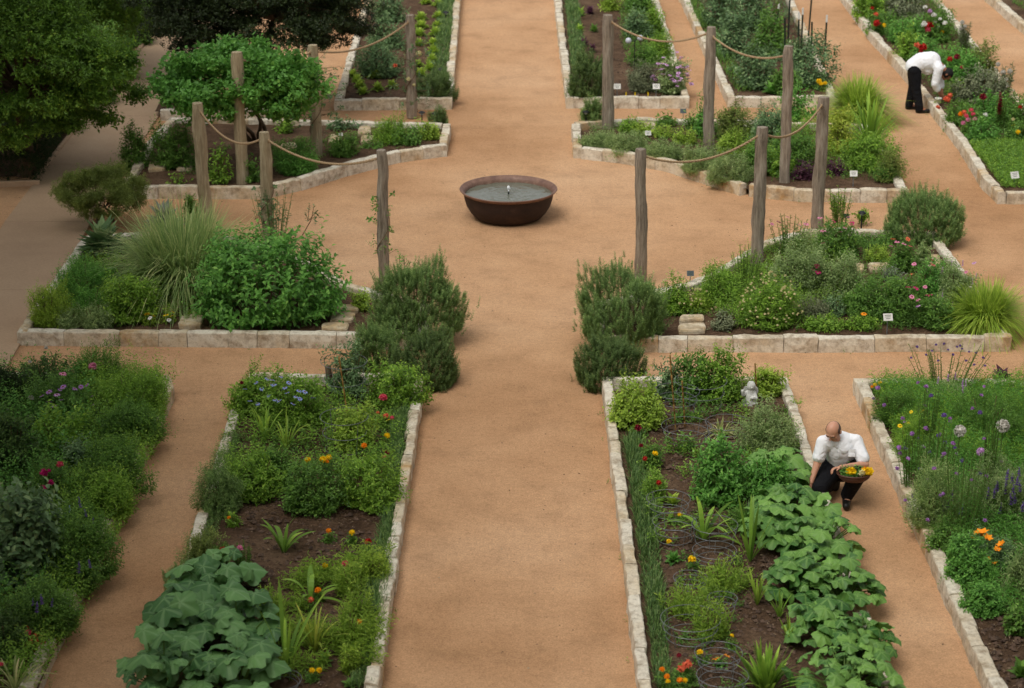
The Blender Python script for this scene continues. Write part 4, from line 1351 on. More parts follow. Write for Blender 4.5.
P('shrub', 'bush', (186, 528, 228, 572), 'olive', 'fine low shrub between the left kerb and the zinnias', 'shrub', L=4, W=1.6)
P('zinnia', 'tall', (212, 540, 232, 576), 'mid', 'zinnia with magenta and red blooms above the squash', 'zinnia', fl=[(216, 564, 'pom', 'magenta', 6), (223, 551, 'pom', 'red', 5)], n=8)
P('zinnia', 'tall', (232, 542, 256, 580), 'mid', 'zinnia with one pink bloom right of the magenta one', 'zinnia', fl=[(240, 550, 'pom', 'pink', 7)], n=8)
P('marigold', 'bush', (226, 510, 242, 528), 'bright', 'seedling with an orange bud at the left of the bare soil', 'marigold', L=5, fl=[(229, 519, 'pom', 'orange', 4)])
P('strap_plant', 'strap', (262, 510, 306, 560), 'bright', 'broad strap leaved plant in the bare soil of the left bed', 'lily', n=11, W=6, droop=.7, fan=.5)
P('strap_plant', 'strap', (290, 560, 332, 610), 'bright', 'strap leaved plant with drooping blades below the first one', 'lily', n=9, W=7.5, droop=.8, fan=.8)
P('strap_plant', 'strap', (262, 590, 310, 682), 'bright', 'tallest strap leaved plant right of the squash', 'lily', n=12, W=5, droop=.35, fan=.45)
P('strap_plant', 'strap', (288, 606, 342, 662), 'lime_yellow', 'tuft of narrow yellow green blades in the front of the left bed', 'lily', n=34, W=2.6, droop=.5)
P('tarragon', 'bush', (254, 584, 292, 636), 'tarragon', 'yellow green tuft between the squash and the tall strap plant', 'herb', L=7.5, W=1.7, per=9, up=1.6, lump=.3, spread=.55, depth=.25)
P('tarragon', 'bush', (330, 556, 368, 602), 'tarragon', 'rear yellow green herb tuft by the chive strip', 'herb', L=7.5, W=1.7, per=9, up=1.6, lump=.3, spread=.55, depth=.25)
P('tarragon', 'bush', (336, 586, 378, 636), 'tarragon', 'middle yellow green herb tuft by the chive strip', 'herb', L=7.5, W=1.7, per=9, up=1.6, lump=.3, spread=.55, depth=.25)
P('tarragon', 'bush', (330, 604, 368, 656), 'tarragon', 'front yellow green herb tuft by the chive strip', 'herb', L=7.5, W=1.7, per=9, up=1.6, lump=.3, spread=.55, depth=.25)
P('tarragon', 'bush', (338, 642, 362, 676), 'lime', 'low lime herb right of the yellow marigolds at the front', 'herb', L=6, W=1.8)
P('tarragon', 'bush', (358, 548, 390, 590), 'lime', 'lime herb bush leaning on the chive strip under the pink bloom', 'herb', L=5, W=1.6, fl=[(345, 565, 'pom', 'rose', 5)])
for x, y, c, lab in [(329, 532, 'orange', 'orange marigold seedling at the rear of the bare soil'), (352, 534, 'yellow', 'pale yellow flowering seedling near the chives'),
                     (368, 543, 'red', 'dark red flowering seedling beside the chives'), (325, 567, 'yellow', 'yellow flowering seedling left of the lime herb tufts'),
                     (318, 592, 'orange', 'orange red flowering seedling between two strap plants'), (311, 601, 'coral', 'coral flowering seedling under the drooping strap leaves'),
                     (359, 624, 'orange', 'small orange flower at the edge of the chive strip'), (312, 672, 'yellow', 'pair of yellow marigold blooms at the bottom of the left bed')]:
    P('marigold', 'bush', (x - 8, y - 2, x + 8, y + 13), 'mid', lab, 'marigold', L=4.5, cap=300, stems=2, fl=[(x, y, 'pom', c, 5.5)] + ([(x + 7, y, 'pom', c, 5.5)] if y == 672 else []))
P('seedling', 'rosette', (340, 550, 358, 562), 'bright', 'tiny seedling with few leaves in the bare soil', 'seedling', n=9)
P('seedling', 'rosette', (314, 646, 336, 668), 'mid', 'leafy seedling above the yellow marigold pair', 'seedling', n=11)
P('seedling', 'rosette', (336, 676, 364, 692), 'mid', 'broad leaved seedling at the bottom edge beside the chives', 'seedling', n=12)
for bb, lab in [((166, 548, 262, 622), 'squash plant with broad lobed leaves, rearmost of the left group'), ((142, 586, 222, 660), 'squash plant leaning over the left kerb of the left bed'),
                ((196, 590, 284, 672), 'squash plant on the right of the left group'), ((120, 624, 212, 716), 'squash plant at the bottom edge, leftmost of the left group'),
                ((186, 634, 290, 724), 'squash plant at the bottom edge beside the tall strap plant')]:
    P('squash_plant', 'lobed', bb, 'squash', lab, 'squash', None, n=44, L=31, ratio=1.2, flat=.6)
debris([(235, 440), (395, 440), (372, 688), (240, 688)], 2600)

field('ground_cover', [(236, 392), (415, 388), (400, 500), (215, 510)], 'bright', 'loose leafy growth joining the shrubs of the left bed', 'ground cover', 900, .055, .022, .26, per=8, nscale=2.4, gap=.02)
field('ground_cover', [(240, 590), (390, 560), (378, 680), (250, 680)], 'tarragon', 'fine yellow green growth between the strap plants', 'ground cover', 700, .08, .014, .22, per=8, nscale=2.4, gap=.08)
# ---- bed with cages, right of the central path
field('chive_edging', [(624, 440), (640, 440), (656, 520), (672, 690), (656, 690), (635, 520)], 'chive', 'strip of green chives along the left kerb of the caged bed', 'chives', 4600, .1, .008, .19, blades=True)
field('ground_cover', [(660, 385), (782, 385), (800, 450), (690, 440)], 'mid', 'low leafy growth at the rear of the caged bed', 'ground cover', 380, .045, .02, .12, gap=0.0)
P('pepper_bush', 'bush', (603, 374, 668, 434), 'lime', 'round light green bush on the left kerb of the caged bed', 'shrub', L=5.4, lump=.1)
P('tomato_plant', 'bush', (648, 350, 690, 404), 'blue', 'thin tomato plant behind the longer bamboo cane', 'tomato plant', L=6, W=2.6, dens=.45, depth=.35, lump=.3)
P('shrub', 'bush', (668, 350, 718, 406), 'mid', 'green bush at the back of the caged bed', 'shrub', L=5.4, W=2.8)
P('shrub', 'bush', (696, 344, 746, 408), 'bright', 'taller bright green bush at the back of the caged bed', 'shrub', L=5.4, W=2.8)
P('shrub', 'bush', (746, 360, 788, 400), 'lime', 'lime bush at the right back corner of the caged bed', 'shrub', L=4.6)
P('tomato_plant', 'bush', (668, 404, 700, 424), 'mid', 'young tomato plant inside the rear cage', 'tomato plant', L=6, W=2.6, dens=.5)
P('tomato_plant', 'bush', (662, 430, 700, 456), 'mid', 'young tomato plant below the two bamboo canes', 'tomato plant', L=6, W=2.8, dens=.5)
P('shrub', 'bush', (738, 402, 798, 462), 'sage', 'grey green fine leaved shrub below the white statue', 'shrub', L=4.6, W=1.4, up=.8)
P('spider_plant', 'grass', (704, 416, 738, 440), 'pale_stripe', 'pale arching striped tuft left of the grey green shrub', 'spider plant', n=80, W=1.6, droop=.8, fan=.8)
P('peony', 'bush', (686, 434, 752, 512), 'lush', 'dense dark green leafy bush in the middle of the caged bed', 'shrub', L=7, W=3.2, per=6, lump=.2)
P('peony', 'bush', (740, 446, 792, 510), 'lush', 'leafy bush touching the dense one on its right', 'shrub', L=6.6, W=3, per=6, lump=.2)
P('strap_plant', 'strap', (680, 484, 726, 548), 'bright', 'broad strap leaved plant behind the double cages', 'lily', n=12, W=6.5, droop=.7, fan=.7)
P('strap_plant', 'strap', (736, 506, 764, 566), 'bright', 'upright strap leaved plant right of the cages', 'lily', n=10, W=5.5, droop=.25, fan=.45)
P('daikon', 'grass', (726, 500, 766, 536), 'mid', 'fine tangled green tuft below the leafy bushes', 'herb', n=220, W=1.3, droop=.7, fan=.8)
P('marigold', 'bush', (640, 440, 664, 470), 'mid', 'small plant with one yellow and one red flower beside the chives', 'marigold', L=4.5, W=2, fl=[(655, 455, 'pom', 'yellow', 5), (645, 460, 'pom', 'red', 5), (641, 447, 'pom', 'crimson', 4)])
P('rose_bush', 'bush', (628, 424, 650, 440), 'mid', 'tiny rose with a dark red bloom by the round light bush', 'rose bush', L=5, fl=[(638, 429, 'pom', 'crimson', 6)])
P('herb', 'bush', (638, 474, 668, 506), 'bright', 'light green herb with one red bloom beside the chives', 'herb', L=5, W=1.6, fl=[(659, 484, 'pom', 'red', 5)])
P('lettuce', 'rosette', (662, 488, 682, 508), 'lime', 'loose lime lettuce inside the rear double cage', 'lettuce', n=14)
P('lettuce', 'rosette', (664, 510, 678, 522), 'lime', 'tiny lime seedling inside the second cage', 'lettuce', n=10)
P('radish', 'rosette', (660, 548, 686, 566), 'lush', 'leafy seedling in front of the third cage', 'radish', n=16, fl=[(669, 543, 'pom', 'yellow', 5)])
P('marigold', 'bush', (684, 558, 700, 572), 'mid', 'seedling with a big yellow flower at the rear of the yellow green tufts', 'marigold', L=4.5, fl=[(692, 561, 'pom', 'yellow', 6.5)], cap=200)
P('marigold', 'bush', (664, 512, 686, 526), 'mid', 'seedling with a yellow flower within the crossing cage rings', 'marigold', L=4.5, fl=[(680, 516, 'pom', 'yellow', 4.5)], cap=200)
P('tarragon', 'bush', (692, 556, 752, 598), 'tarragon', 'rear yellow green tuft in the caged bed', 'herb', L=7.5, W=1.7, per=9, up=1.6, lump=.3, spread=.55, depth=.25)
P('tarragon', 'bush', (660, 580, 712, 622), 'tarragon', 'middle yellow green tuft beside the chive strip', 'herb', L=7.5, W=1.7, per=9, up=1.6, lump=.3, spread=.55, depth=.25)
P('tarragon', 'bush', (686, 600, 734, 646), 'tarragon', 'front yellow green tuft with pale drooping blades', 'herb', L=7.5, W=1.7, per=9, up=1.6, lump=.3, spread=.55, depth=.25)
P('marigold', 'bush', (724, 636, 740, 652), 'mid', 'seedling with a pale yellow flower alone in the soil', 'marigold', L=4.5, fl=[(732, 637, 'pom', 'yellow', 4)], cap=300)
P('marigold', 'bush', (690, 650, 712, 668), 'mid', 'seedling with a bright yellow flower in the front cage', 'marigold', L=4.5, fl=[(700, 654, 'pom', 'yellow', 6)], cap=200)
P('marigold', 'bush', (712, 656, 732, 670), 'lush', 'seedling with orange petals in the front cage', 'marigold', L=6, fl=[(716, 660, 'daisy', 'orange', 7), (727, 657, 'daisy', 'orange', 6)], cap=200)
P('marigold', 'bush', (668, 660, 698, 688), 'mid', 'plant with two orange red blooms at the bottom of the chive strip', 'marigold', L=4.5,
  fl=[(687, 666, 'pom', 'coral', 8), (681, 670, 'pom', 'coral', 7), (679, 657, 'pom', 'crimson', 5)])
P('marigold', 'bush', (655, 668, 692, 696), 'mid', 'plant with several orange yellow blooms in front of the orange red ones', 'marigold', L=4.5,
  fl=[(680, 682, 'pom', 'orange', 6), (685, 682, 'pom', 'yellow', 5), (662, 671, 'pom', 'orange', 5), (667, 678, 'pom', 'orange', 5), (668, 683, 'pom', 'yellow', 4)])
P('strap_plant', 'grass', (744, 648, 786, 700), 'bright', 'dense upright leek-like clump at the bottom of the caged bed', 'leek', n=90, W=4, droop=.25, fan=.3)
P('strap_plant', 'strap', (742, 574, 772, 610), 'lime', 'small strap leaved tuft at the upper edge of the bare soil', 'lily', n=18, W=3, fan=.4)
P('strap_plant', 'strap', (768, 592, 790, 622), 'bright', 'small strap leaved tuft half under the vine leaves', 'lily', n=14, W=3, fan=.4)
P('strap_plant', 'strap', (778, 616, 800, 648), 'lime', 'lower small strap tuft beside the vine leaves', 'lily', n=14, W=3, fan=.4)
sq = 'sprawling squash vines along the right kerb'
for bb, lab in [((738, 440, 812, 500), 'rearmost sprawling squash vine, touching the crouching man'), ((752, 472, 834, 540), 'second sprawling squash vine from the back along the right kerb'),
                ((740, 500, 812, 556), 'squash vine on the inner side of the row, beside the upright strap plant'),
                ((778, 500, 862, 572), 'third sprawling squash vine from the back along the right kerb'), ((762, 540, 836, 610), 'squash vine in the middle of the row beside the bare soil'),
                ((802, 544, 882, 620), 'squash vine spilling widest over the right kerb'), ((784, 586, 866, 658), 'inner squash vine beside the lower strap tufts'),
                ((816, 596, 896, 676), 'second squash vine from the front along the right kerb'), ((788, 634, 900, 724), 'squash vine nearest the viewer along the right kerb')]:
    P('squash_plant', 'lobed', bb, 'sweet', lab, 'squash', sq, n=62, L=21, ratio=1.15, flat=.42)
debris([(640, 400), (790, 400), (800, 688), (670, 688)], 3000)

field('ground_cover', [(640, 430), (800, 400), (790, 520), (650, 560)], 'bright', 'weedy seedlings scattered over the rear of the caged bed', 'ground cover', 420, .05, .022, .16, per=6, nscale=3, gap=.1)
field('ground_cover', [(655, 500), (740, 500), (745, 690), (665, 690)], 'mid', 'weedy seedlings scattered between the cages', 'ground cover', 300, .045, .02, .10, per=5, nscale=3.4, gap=.14)
# ---- far right front bed
field('ground_cover', [(878, 392), (1060, 392), (1160, 690), (1080, 690), (1000, 612), (950, 560)], 'lush', 'dense feathery green growth filling the far right bed', 'ground cover', 6200, .06, .012, .34, per=9, nscale=.9)
field('ground_cover', [(872, 384), (1040, 386), (1060, 470), (905, 470)], 'bright', 'bright feathery growth at the back of the far right bed', 'ground cover', 2400, .055, .012, .30, per=9, nscale=.9)
for bb, m_, lab in [((868, 384, 918, 430), 'mid', 'feathery dark mound in the back left corner of the purple flower bed'), ((884, 410, 946, 470), 'bright', 'feathery bright mound at the left kerb of the purple flower bed'),
                    ((948, 388, 1030, 450), 'mid', 'wide feathery mound behind the pale globe flowers'), ((902, 462, 962, 540), 'grassy', 'fine grassy mound on the left kerb of the purple flower bed'),
                    ((960, 456, 1034, 530), 'sage', 'pale green mound at the right edge under the pale globe flowers')]:
    P('cosmos', 'feather', bb, m_, lab, 'flowering plant', n_fl=(5, 'pom', 'mauve', 3.5))
al = [(918, 384), (926, 388), (931, 397), (918, 440), (923, 448), (912, 435), (938, 437), (945, 444), (955, 449), (929, 454), (942, 458), (962, 462), (957, 455), (905, 450), (899, 449), (900, 455), (913, 497), (928, 481), (944, 417), (950, 420), (980, 414), (984, 440), (990, 490), (980, 475), (985, 522), (944, 455), (953, 445), (934, 470), (908, 460), (920, 470), (897, 470), (926, 430)]
for i in range(0, len(al), 4):
    q = al[i:i + 4]
    xs_ = [a for a, _ in q]; ys_ = [b for _, b in q]
    labs = ['purple globes at the back of the far right bed', 'group of purple globes left of the grey tall sage', 'group of purple globes in the middle of the far right bed', 'purple globes near the left kerb of the far right bed',
            'scattered purple globes left of the pale globe flowers', 'scattered purple globes at the right edge of the bed', 'lower scattered purple globes of the far right bed', 'purple globes nearest the kerb above the orange poppies']
    P('allium', 'tall', (min(xs_) - 5, min(ys_) - 1, max(xs_) + 5, max(ys_) + 26), 'lush', labs[i // 4], 'allium', n=4, ratio=.6, fl=[(a, b, 'pom', random.choice(['mauve', 'mauve', 'violet']), random.uniform(3.4, 4.8)) for a, b in q])
for x, y, sz, lab in [(1003, 426, 11, 'big pale round seed head on a tall stem at the right edge'), (960, 431, 9, 'pale round seed head left of the biggest one'), (981, 452, 8, 'pinkish round seed head below the two pale ones')]:
    b = G(x - 4, y + 42, SOILZ); t = atY(x, y, b.y)
    r = empty('allium', b, lab, 'allium')
    mb = MB(); mb.tube([(0, 0, 0), ((t.x - b.x) * .4, 0, (t.z - b.z) * .6), (t.x - b.x, 0, t.z - b.z)], .007, k=6); mb.build('stem', M['stem'], r)
    add_flower(r, (t.x - b.x, 0, t.z - b.z), 'globe', 'dull' if sz > 8 else 'lilac', sz * 1.4 * px_size(b.y))
vb = [(917, 348), (926, 356), (932, 352), (938, 362), (953, 356), (957, 348), (962, 350), (969, 353), (976, 354), (983, 359), (944, 345), (960, 347), (974, 366), (985, 367), (911, 359), (948, 351), (936, 346), (966, 362)]
P('verbena', 'tall', (896, 344, 990, 398), 'olive', 'tall airy verbena with tiny purple heads behind the far right bed', 'verbena', n=70, ratio=.5, fl=[(a, b, 'pom', 'violet', 2.4) for a, b in vb])
P('sage_plant', 'feather', (918, 380, 976, 412), 'sage', 'grey purple hazy sage in front of the tall airy verbena', 'sage plant', n_fl=(10, 'spike', 'lilac', 4))
P('kale', 'rosette', (984, 362, 1018, 388), 'purple', 'dark leaved plant standing on the back kerb at the right', 'kale', n=18)
P('poppy', 'bush', (974, 378, 994, 392), 'mid', 'small orange flower at the back kerb of the far right bed', 'poppy', L=4, cap=200, fl=[(984, 383, 'cup', 'orange', 7)])
P('marigold', 'bush', (866, 380, 888, 396), 'mid', 'yellow flowers in the back left corner of the far right bed', 'marigold', L=4, cap=300, fl=[(875, 386, 'pom', 'yellow', 4), (880, 384, 'pom', 'yellow', 4), (872, 388, 'pom', 'orange', 3)])
P('coreopsis', 'feather', (890, 408, 930, 440), 'bright', 'feathery plant with small yellow flowers near the left kerb', 'flowering plant', fl=[(911, 413, 'daisy', 'yellow', 4), (922, 412, 'daisy', 'yellow', 4), (900, 427, 'daisy', 'yellow', 4.5), (908, 424, 'daisy', 'yellow', 3.5), (927, 427, 'daisy', 'yellow', 3.5)])
spk = [(1007, 478), (1012, 482), (1019, 475), (1005, 492), (1013, 493), (997, 490), (988, 497), (1015, 502), (1011, 503), (1020, 490), (1006, 486), (994, 497), (951, 499), (943, 510), (948, 508), (961, 513), (1000, 512), (991, 535), (1022, 510), (1017, 484)]
P('delphinium', 'tall', (980, 472, 1030, 530), 'mid', 'cluster of blue violet spikes at the right edge of the photo', 'delphinium', n=34, fl=[(a, b, 'spike', 'violet', 6) for a, b in spk if a > 975 and b < 530])
P('sage_plant', 'tall', (938, 496, 968, 536), 'mid', 'few violet spikes above the parsley mounds', 'sage plant', n=14, fl=[(a, b, 'spike', 'violet', 6.5) for a, b in spk if a < 975])
P('parsley', 'bush', (938, 530, 992, 592), 'lush', 'dark green parsley mound, rear one beside the kerb', 'parsley', 'parsley mounds', L=4.2, W=2.8, lump=.1, dens=1.2)
P('parsley', 'bush', (956, 578, 1006, 622), 'lush', 'dark green parsley mound, front one beside the kerb', 'parsley', 'parsley mounds', L=4.2, W=2.8, lump=.1, dens=1.2)
P('parsley', 'bush', (922, 520, 962, 560), 'mid', 'small mound at the kerb left of the rear parsley', 'herb', L=4, W=2.2)
P('poppy', 'bush', (962, 530, 1020, 574), 'blue', 'blue green plant with bright orange poppies', 'poppy', L=4.5, W=1.4,
  fl=[(982, 537, 'cup', 'orange', 11), (987, 541, 'cup', 'orange', 8), (972, 541, 'cup', 'orange', 6), (1002, 547, 'cup', 'orange', 9), (997, 552, 'cup', 'orange', 6), (988, 561, 'cup', 'orange', 5), (995, 566, 'cup', 'orange', 5), (978, 536, 'cup', 'orange', 6)])
P('herb', 'bush', (1000, 548, 1036, 600), 'sage', 'pale narrow leaved herb right of the orange poppies', 'herb', L=7, W=1.6)
P('herb', 'bush', (1000, 596, 1030, 640), 'mid', 'loose leafy plant on the soil at the right edge', 'herb', L=7, W=4, per=5, dens=.6)
P('seedling', 'rosette', (1006, 652, 1034, 682), 'mid', 'low leafy seedling in the bottom right corner', 'seedling', n=14)
debris([(960, 600), (1080, 600), (1120, 700), (1000, 690)], 900)

# ---- bed with tall ornamental grass
field('ground_cover', [(40, 322), (72, 262), (98, 248), (140, 240), (230, 262), (200, 300), (135, 318)], 'mid', 'low growth under the plants of the ornamental grass bed', 'ground cover', 1100, .05, .02, .16)
P('herb', 'feather', (26, 278, 76, 331), 'lime', 'lime upright feathery tuft in the front left corner of the grass bed', 'herb')
P('shrub', 'feather', (54, 254, 128, 308), 'lush', 'blue green feathery mound at the left kerb of the grass bed', 'shrub')
P('shrub', 'feather', (72, 280, 112, 326), 'lush', 'feathery mound behind the pale yellow green edging', 'shrub')
P('shrub', 'bush', (98, 268, 164, 328), 'bright', 'yellowish green fern-like bush beside the pansies', 'shrub', L=5.6, W=2.2, lump=.16)
P('santolina', 'bush', (54, 306, 84, 332), 'sage', 'pale low herb at the front kerb behind the lime tuft', 'herb', L=3.6, W=1.2)
P('santolina', 'bush', (78, 300, 116, 333), 'sage', 'wider pale yellow green herb at the front kerb', 'herb', L=3.6, W=1.2)
P('artichoke', 'rosette', (74, 212, 134, 262), 'blue', 'silvery broad leaved artichoke in the back left corner', 'artichoke', n=76, W=.34, hmin=.28)
P('artichoke', 'rosette', (138, 196, 192, 236), 'silver', 'greyish broad leaved plant behind the tall grass', 'artichoke', n=46, W=.34, hmin=.5)
P('ornamental_grass', 'grass', (128, 196, 244, 306), 'grassy', 'tall arching ornamental grass with fine pale blades', 'ornamental grass', n=4200, W=.8, droop=.85, fan=.34, core=.5, Lk=1.12)
P('tarragon', 'bush', (182, 190, 200, 230), 'mid', 'narrow green shoot sticking up behind the tall grass', 'shrub', L=4, W=1.4, ratio=1)
P('acanthus', 'bush', (194, 226, 342, 334), 'lush', 'large round dark green leafy bush in the grass bed', 'shrub', L=7.6, W=3.8, per=6, lump=.12, cap=15000, T=T_OVAL)
P('climbing_vine', 'tall', (252, 186, 296, 246), 'blue', 'thin airy shoots round the second left post', 'vine', n=20)
P('pansy', 'bush', (143, 308, 160, 327), 'lime', 'small pansy with yellow and white flowers left of the stepping stone', 'pansy', L=4, cap=300, fl=[(147, 315, 'daisy', 'yellow', 5), (150, 319, 'daisy', 'white', 4), (154, 317, 'daisy', 'yellow', 3.5)])
P('pansy', 'bush', (160, 308, 178, 325), 'lime', 'small pansy with yellow and white flowers nearer the square stone', 'pansy', L=4, cap=300, fl=[(166, 316, 'daisy', 'yellow', 5), (169, 321, 'daisy', 'white', 4.5), (173, 313, 'daisy', 'yellow', 4), (172, 317, 'daisy', 'yellow', 3.5)])
P('herb', 'bush', (350, 286, 374, 312), 'lime', 'little light green herb between the stones and the rosemary', 'herb', L=4.5, W=2)
P('rosemary_bush', 'needle', (372, 260, 462, 346), 'rosemary', 'large upright rosemary left of the central path', 'rosemary', g_rose)
P('rosemary_bush', 'needle', (352, 324, 400, 372), 'rosemary', 'rosemary hanging over the front kerb behind the climber', 'rosemary', g_rose)
P('rosemary_bush', 'needle', (394, 334, 462, 394), 'rosemary_dark', 'darker low rosemary spreading onto the central path at left', 'rosemary', g_rose, z0=0)

def dead_stub(px, py, topy):
    b = G(px, py, SOILZ); t = atY(px, topy, b.y)
    mb = MB(); mb.tube([b, b.lerp(t, .5) + Vector((.02, 0, 0)), t], .05, .035, k=9)
    tag(mb.build('stump', M['bark'], smooth=True), 'short grey stump at the back of the left bed', 'stump')
dead_stub(328, 392, 366)

field('ground_cover', [(50, 322), (84, 262), (180, 262), (200, 322)], 'bright', 'mixed feathery growth in the left half of the grass bed', 'ground cover', 900, .05, .018, .3, per=9, nscale=2.6)
# ---- coneflower bed
field('ground_cover', [(640, 330), (650, 296), (720, 285), (770, 250), (860, 236), (930, 240), (1000, 330), (870, 333)], 'mid', 'low green growth between the herbs of the coneflower bed', 'ground cover', 1500, .045, .018, .11, gap=-.05)
P('rosemary_bush', 'needle', (574, 270, 670, 348), 'rosemary', 'large upright rosemary right of the central path', 'rosemary', g_rose, lump=.22)
P('rosemary_bush', 'needle', (574, 334, 644, 394), 'rosemary_dark', 'darker low rosemary spreading onto the central path at right', 'rosemary', g_rose, z0=0)
P('golden_herb', 'bush', (656, 276, 694, 318), 'bright', 'yellow flowering herb touching the right big rosemary', 'herb', L=4, n_fl=(34, 'pom', 'cream', 1.9))
P('golden_herb', 'bush', (684, 290, 712, 316), 'lime', 'low herb with pale yellow flowers beside the slate sign', 'herb', L=4, n_fl=(18, 'pom', 'cream', 1.8))
P('herb', 'bush', (696, 262, 748, 312), 'bright', 'green herb mound behind the small stepping stone', 'herb', L=4.2, W=1.4, up=.8)
P('golden_herb', 'bush', (738, 276, 800, 334), 'bright', 'broad yellow flowering herb at the front kerb', 'herb', L=4.2, W=1.7, up=.8, n_fl=(90, 'pom', 'cream', 2.0))
P('silver_herb', 'bush', (708, 308, 738, 332), 'grey', 'low silvery mound at the front kerb right of the stepping stones', 'herb', L=4, W=2)
P('sage_plant', 'tall', (728, 244, 764, 292), 'bright', 'thin green stems round the post on the curve', 'herb', n=26)
P('silver_herb', 'bush', (766, 236, 828, 302), 'sage', 'tall silvery green herb left of the coneflowers', 'herb', L=4.6, W=1.5, up=1, lump=.2)
P('silver_herb', 'bush', (808, 250, 866, 304), 'sage', 'silvery green herb left of the tan stepping stone', 'herb', L=4.6, W=1.5, up=1, lump=.2)
P('coneflower', 'tall', (766, 214, 812, 262), 'mid', 'tall pink coneflowers behind the silvery herb, left group', 'coneflower', n=30, fl=[(779, 223, 'daisy', 'pink', 5), (788, 218, 'daisy', 'pink', 4), (806, 225, 'daisy', 'pink', 5), (799, 226, 'daisy', 'pink', 4), (772, 225, 'daisy', 'pink', 4)])
P('coneflower', 'bush', (806, 218, 862, 262), 'mid', 'leafy clump of pink coneflowers, right group by the post', 'coneflower', L=5, W=2,
  fl=[(820, 219, 'daisy', 'pink', 5), (834, 222, 'daisy', 'magenta', 4.5), (823, 232, 'daisy', 'pink', 6), (848, 218, 'daisy', 'pink', 4.5), (852, 224, 'daisy', 'magenta', 4.5), (840, 233, 'daisy', 'pink', 4), (845, 229, 'daisy', 'pink', 4), (823, 244, 'daisy', 'pink', 4)])
P('coneflower', 'bush', (800, 256, 836, 300), 'sage', 'small clump with two magenta coneflowers in front of the silvery herbs', 'coneflower', L=4.5, W=1.6, fl=[(817, 267, 'daisy', 'magenta', 5), (813, 271, 'daisy', 'pink', 4), (818, 273, 'daisy', 'magenta', 6)])
P('sapling', 'tall', (826, 186, 852, 228), 'bright', 'thin young shrub with few leaves behind the coneflowers', 'shrub', n=7)
P('shrub', 'bush', (856, 206, 870, 220), 'bright', 'leafy shoot behind the path lamp', 'shrub', L=4.5, ratio=1)
P('lavender', 'bush', (792, 294, 832, 324), 'grey', 'grey lavender mound at the front of the coneflower bed', 'lavender', L=5, W=1.1, up=.9)
P('thyme', 'bush', (818, 294, 850, 318), 'blue', 'small blue green mound right of the grey lavender', 'herb', L=4, W=1.8)
P('parsley', 'bush', (796, 312, 846, 334), 'bright', 'low bright green edging plant at the front kerb, left piece', 'herb', L=3.8, W=2, ratio=.6)
P('parsley', 'bush', (836, 312, 880, 332), 'bright', 'low bright green edging plant with one orange flower', 'herb', L=3.8, W=2, ratio=.6, fl=[(864, 315, 'daisy', 'orange', 5)])
P('thyme', 'bush', (862, 244, 892, 264), 'lime', 'flat lime cushion behind the tan stepping stone', 'herb', L=3, W=1.3, lump=.05)
P('thyme', 'bush', (852, 232, 894, 250), 'mid', 'low green cushion behind the lime cushion', 'herb', L=3.2, W=1.6, lump=.1)
P('lavender', 'bush', (880, 265, 903, 284), 'silver', 'small silvery ball right of the tan stepping stone', 'lavender', L=4.5, W=1.1)
P('coneflower', 'bush', (886, 238, 918, 274), 'mid', 'dark green clump with pink flowers below the round rosemary', 'coneflower', L=4.2, W=2, fl=[(893, 240, 'daisy', 'coral', 5), (897, 243, 'daisy', 'pink', 4), (908, 240, 'daisy', 'coral', 4), (891, 247, 'daisy', 'pink', 4), (904, 245, 'daisy', 'pink', 4), (910, 247, 'daisy', 'rose', 3.5)])
P('shrub', 'bush', (912, 240, 932, 266), 'sage', 'small upright shrub by the right kerb', 'shrub', L=4)
P('coneflower', 'bush', (868, 272, 926, 328), 'mid', 'green bush with magenta flowers behind the white sign', 'coneflower', L=5, W=2,
  fl=[(908, 288, 'daisy', 'magenta', 5), (916, 289, 'daisy', 'magenta', 6), (925, 288, 'daisy', 'pink', 4.5), (929, 296, 'daisy', 'magenta', 6), (912, 298, 'daisy', 'pink', 6), (918, 301, 'daisy', 'pink', 5), (918, 307, 'daisy', 'lilac', 4)])
P('shrub', 'bush', (840, 280, 884, 322), 'mid', 'leafy green mound in front of the tan stepping stone', 'shrub', L=4.8, W=2)
P('coneflower', 'bush', (908, 258, 950, 308), 'lush', 'green mound with coral blooms by the right kerb', 'coneflower', L=4.5, W=2, fl=[(932, 261, 'daisy', 'coral', 5), (933, 266, 'daisy', 'rose', 5), (914, 265, 'daisy', 'pink', 4), (912, 275, 'daisy', 'coral', 4)])
P('sage_plant', 'bush', (934, 262, 976, 320), 'sage', 'grey purple sage hanging over the right kerb', 'sage plant', L=4, W=1.3, n_fl=(12, 'spike', 'lilac', 3.2), fl=[(966, 273, 'daisy', 'pink', 4), (974, 264, 'daisy', 'lilac', 4)])
P('shrub', 'bush', (912, 292, 958, 332), 'mid', 'low green plant left of the lemongrass', 'shrub', L=4.5)
P('lemongrass', 'grass', (944, 278, 1024, 335), 'lime', 'bright lime fountain of lemongrass in the front right corner', 'ornamental grass', n=2800, W=.75, droop=.75, fan=.5, core=.35, Lk=1.15)
P('rosemary_bush', 'needle', (882, 190, 964, 246), 'rosemary', 'rounded rosemary at the back right corner of the coneflower bed', 'rosemary', g_rose, lump=.06)

field('ground_cover', [(690, 300), (712, 276), (770, 246), (850, 240), (850, 300), (800, 328), (730, 326)], 'bright', 'leafy mixed herbs joining the plants of the coneflower bed', 'ground cover', 1500, .045, .016, .3, per=9, nscale=2.4)
field('ground_cover', [(840, 300), (880, 270), (950, 262), (985, 325), (850, 330)], 'mid', 'leafy mixed growth in the right half of the coneflower bed', 'ground cover', 800, .045, .018, .24, per=8, nscale=2.6, gap=-.05)
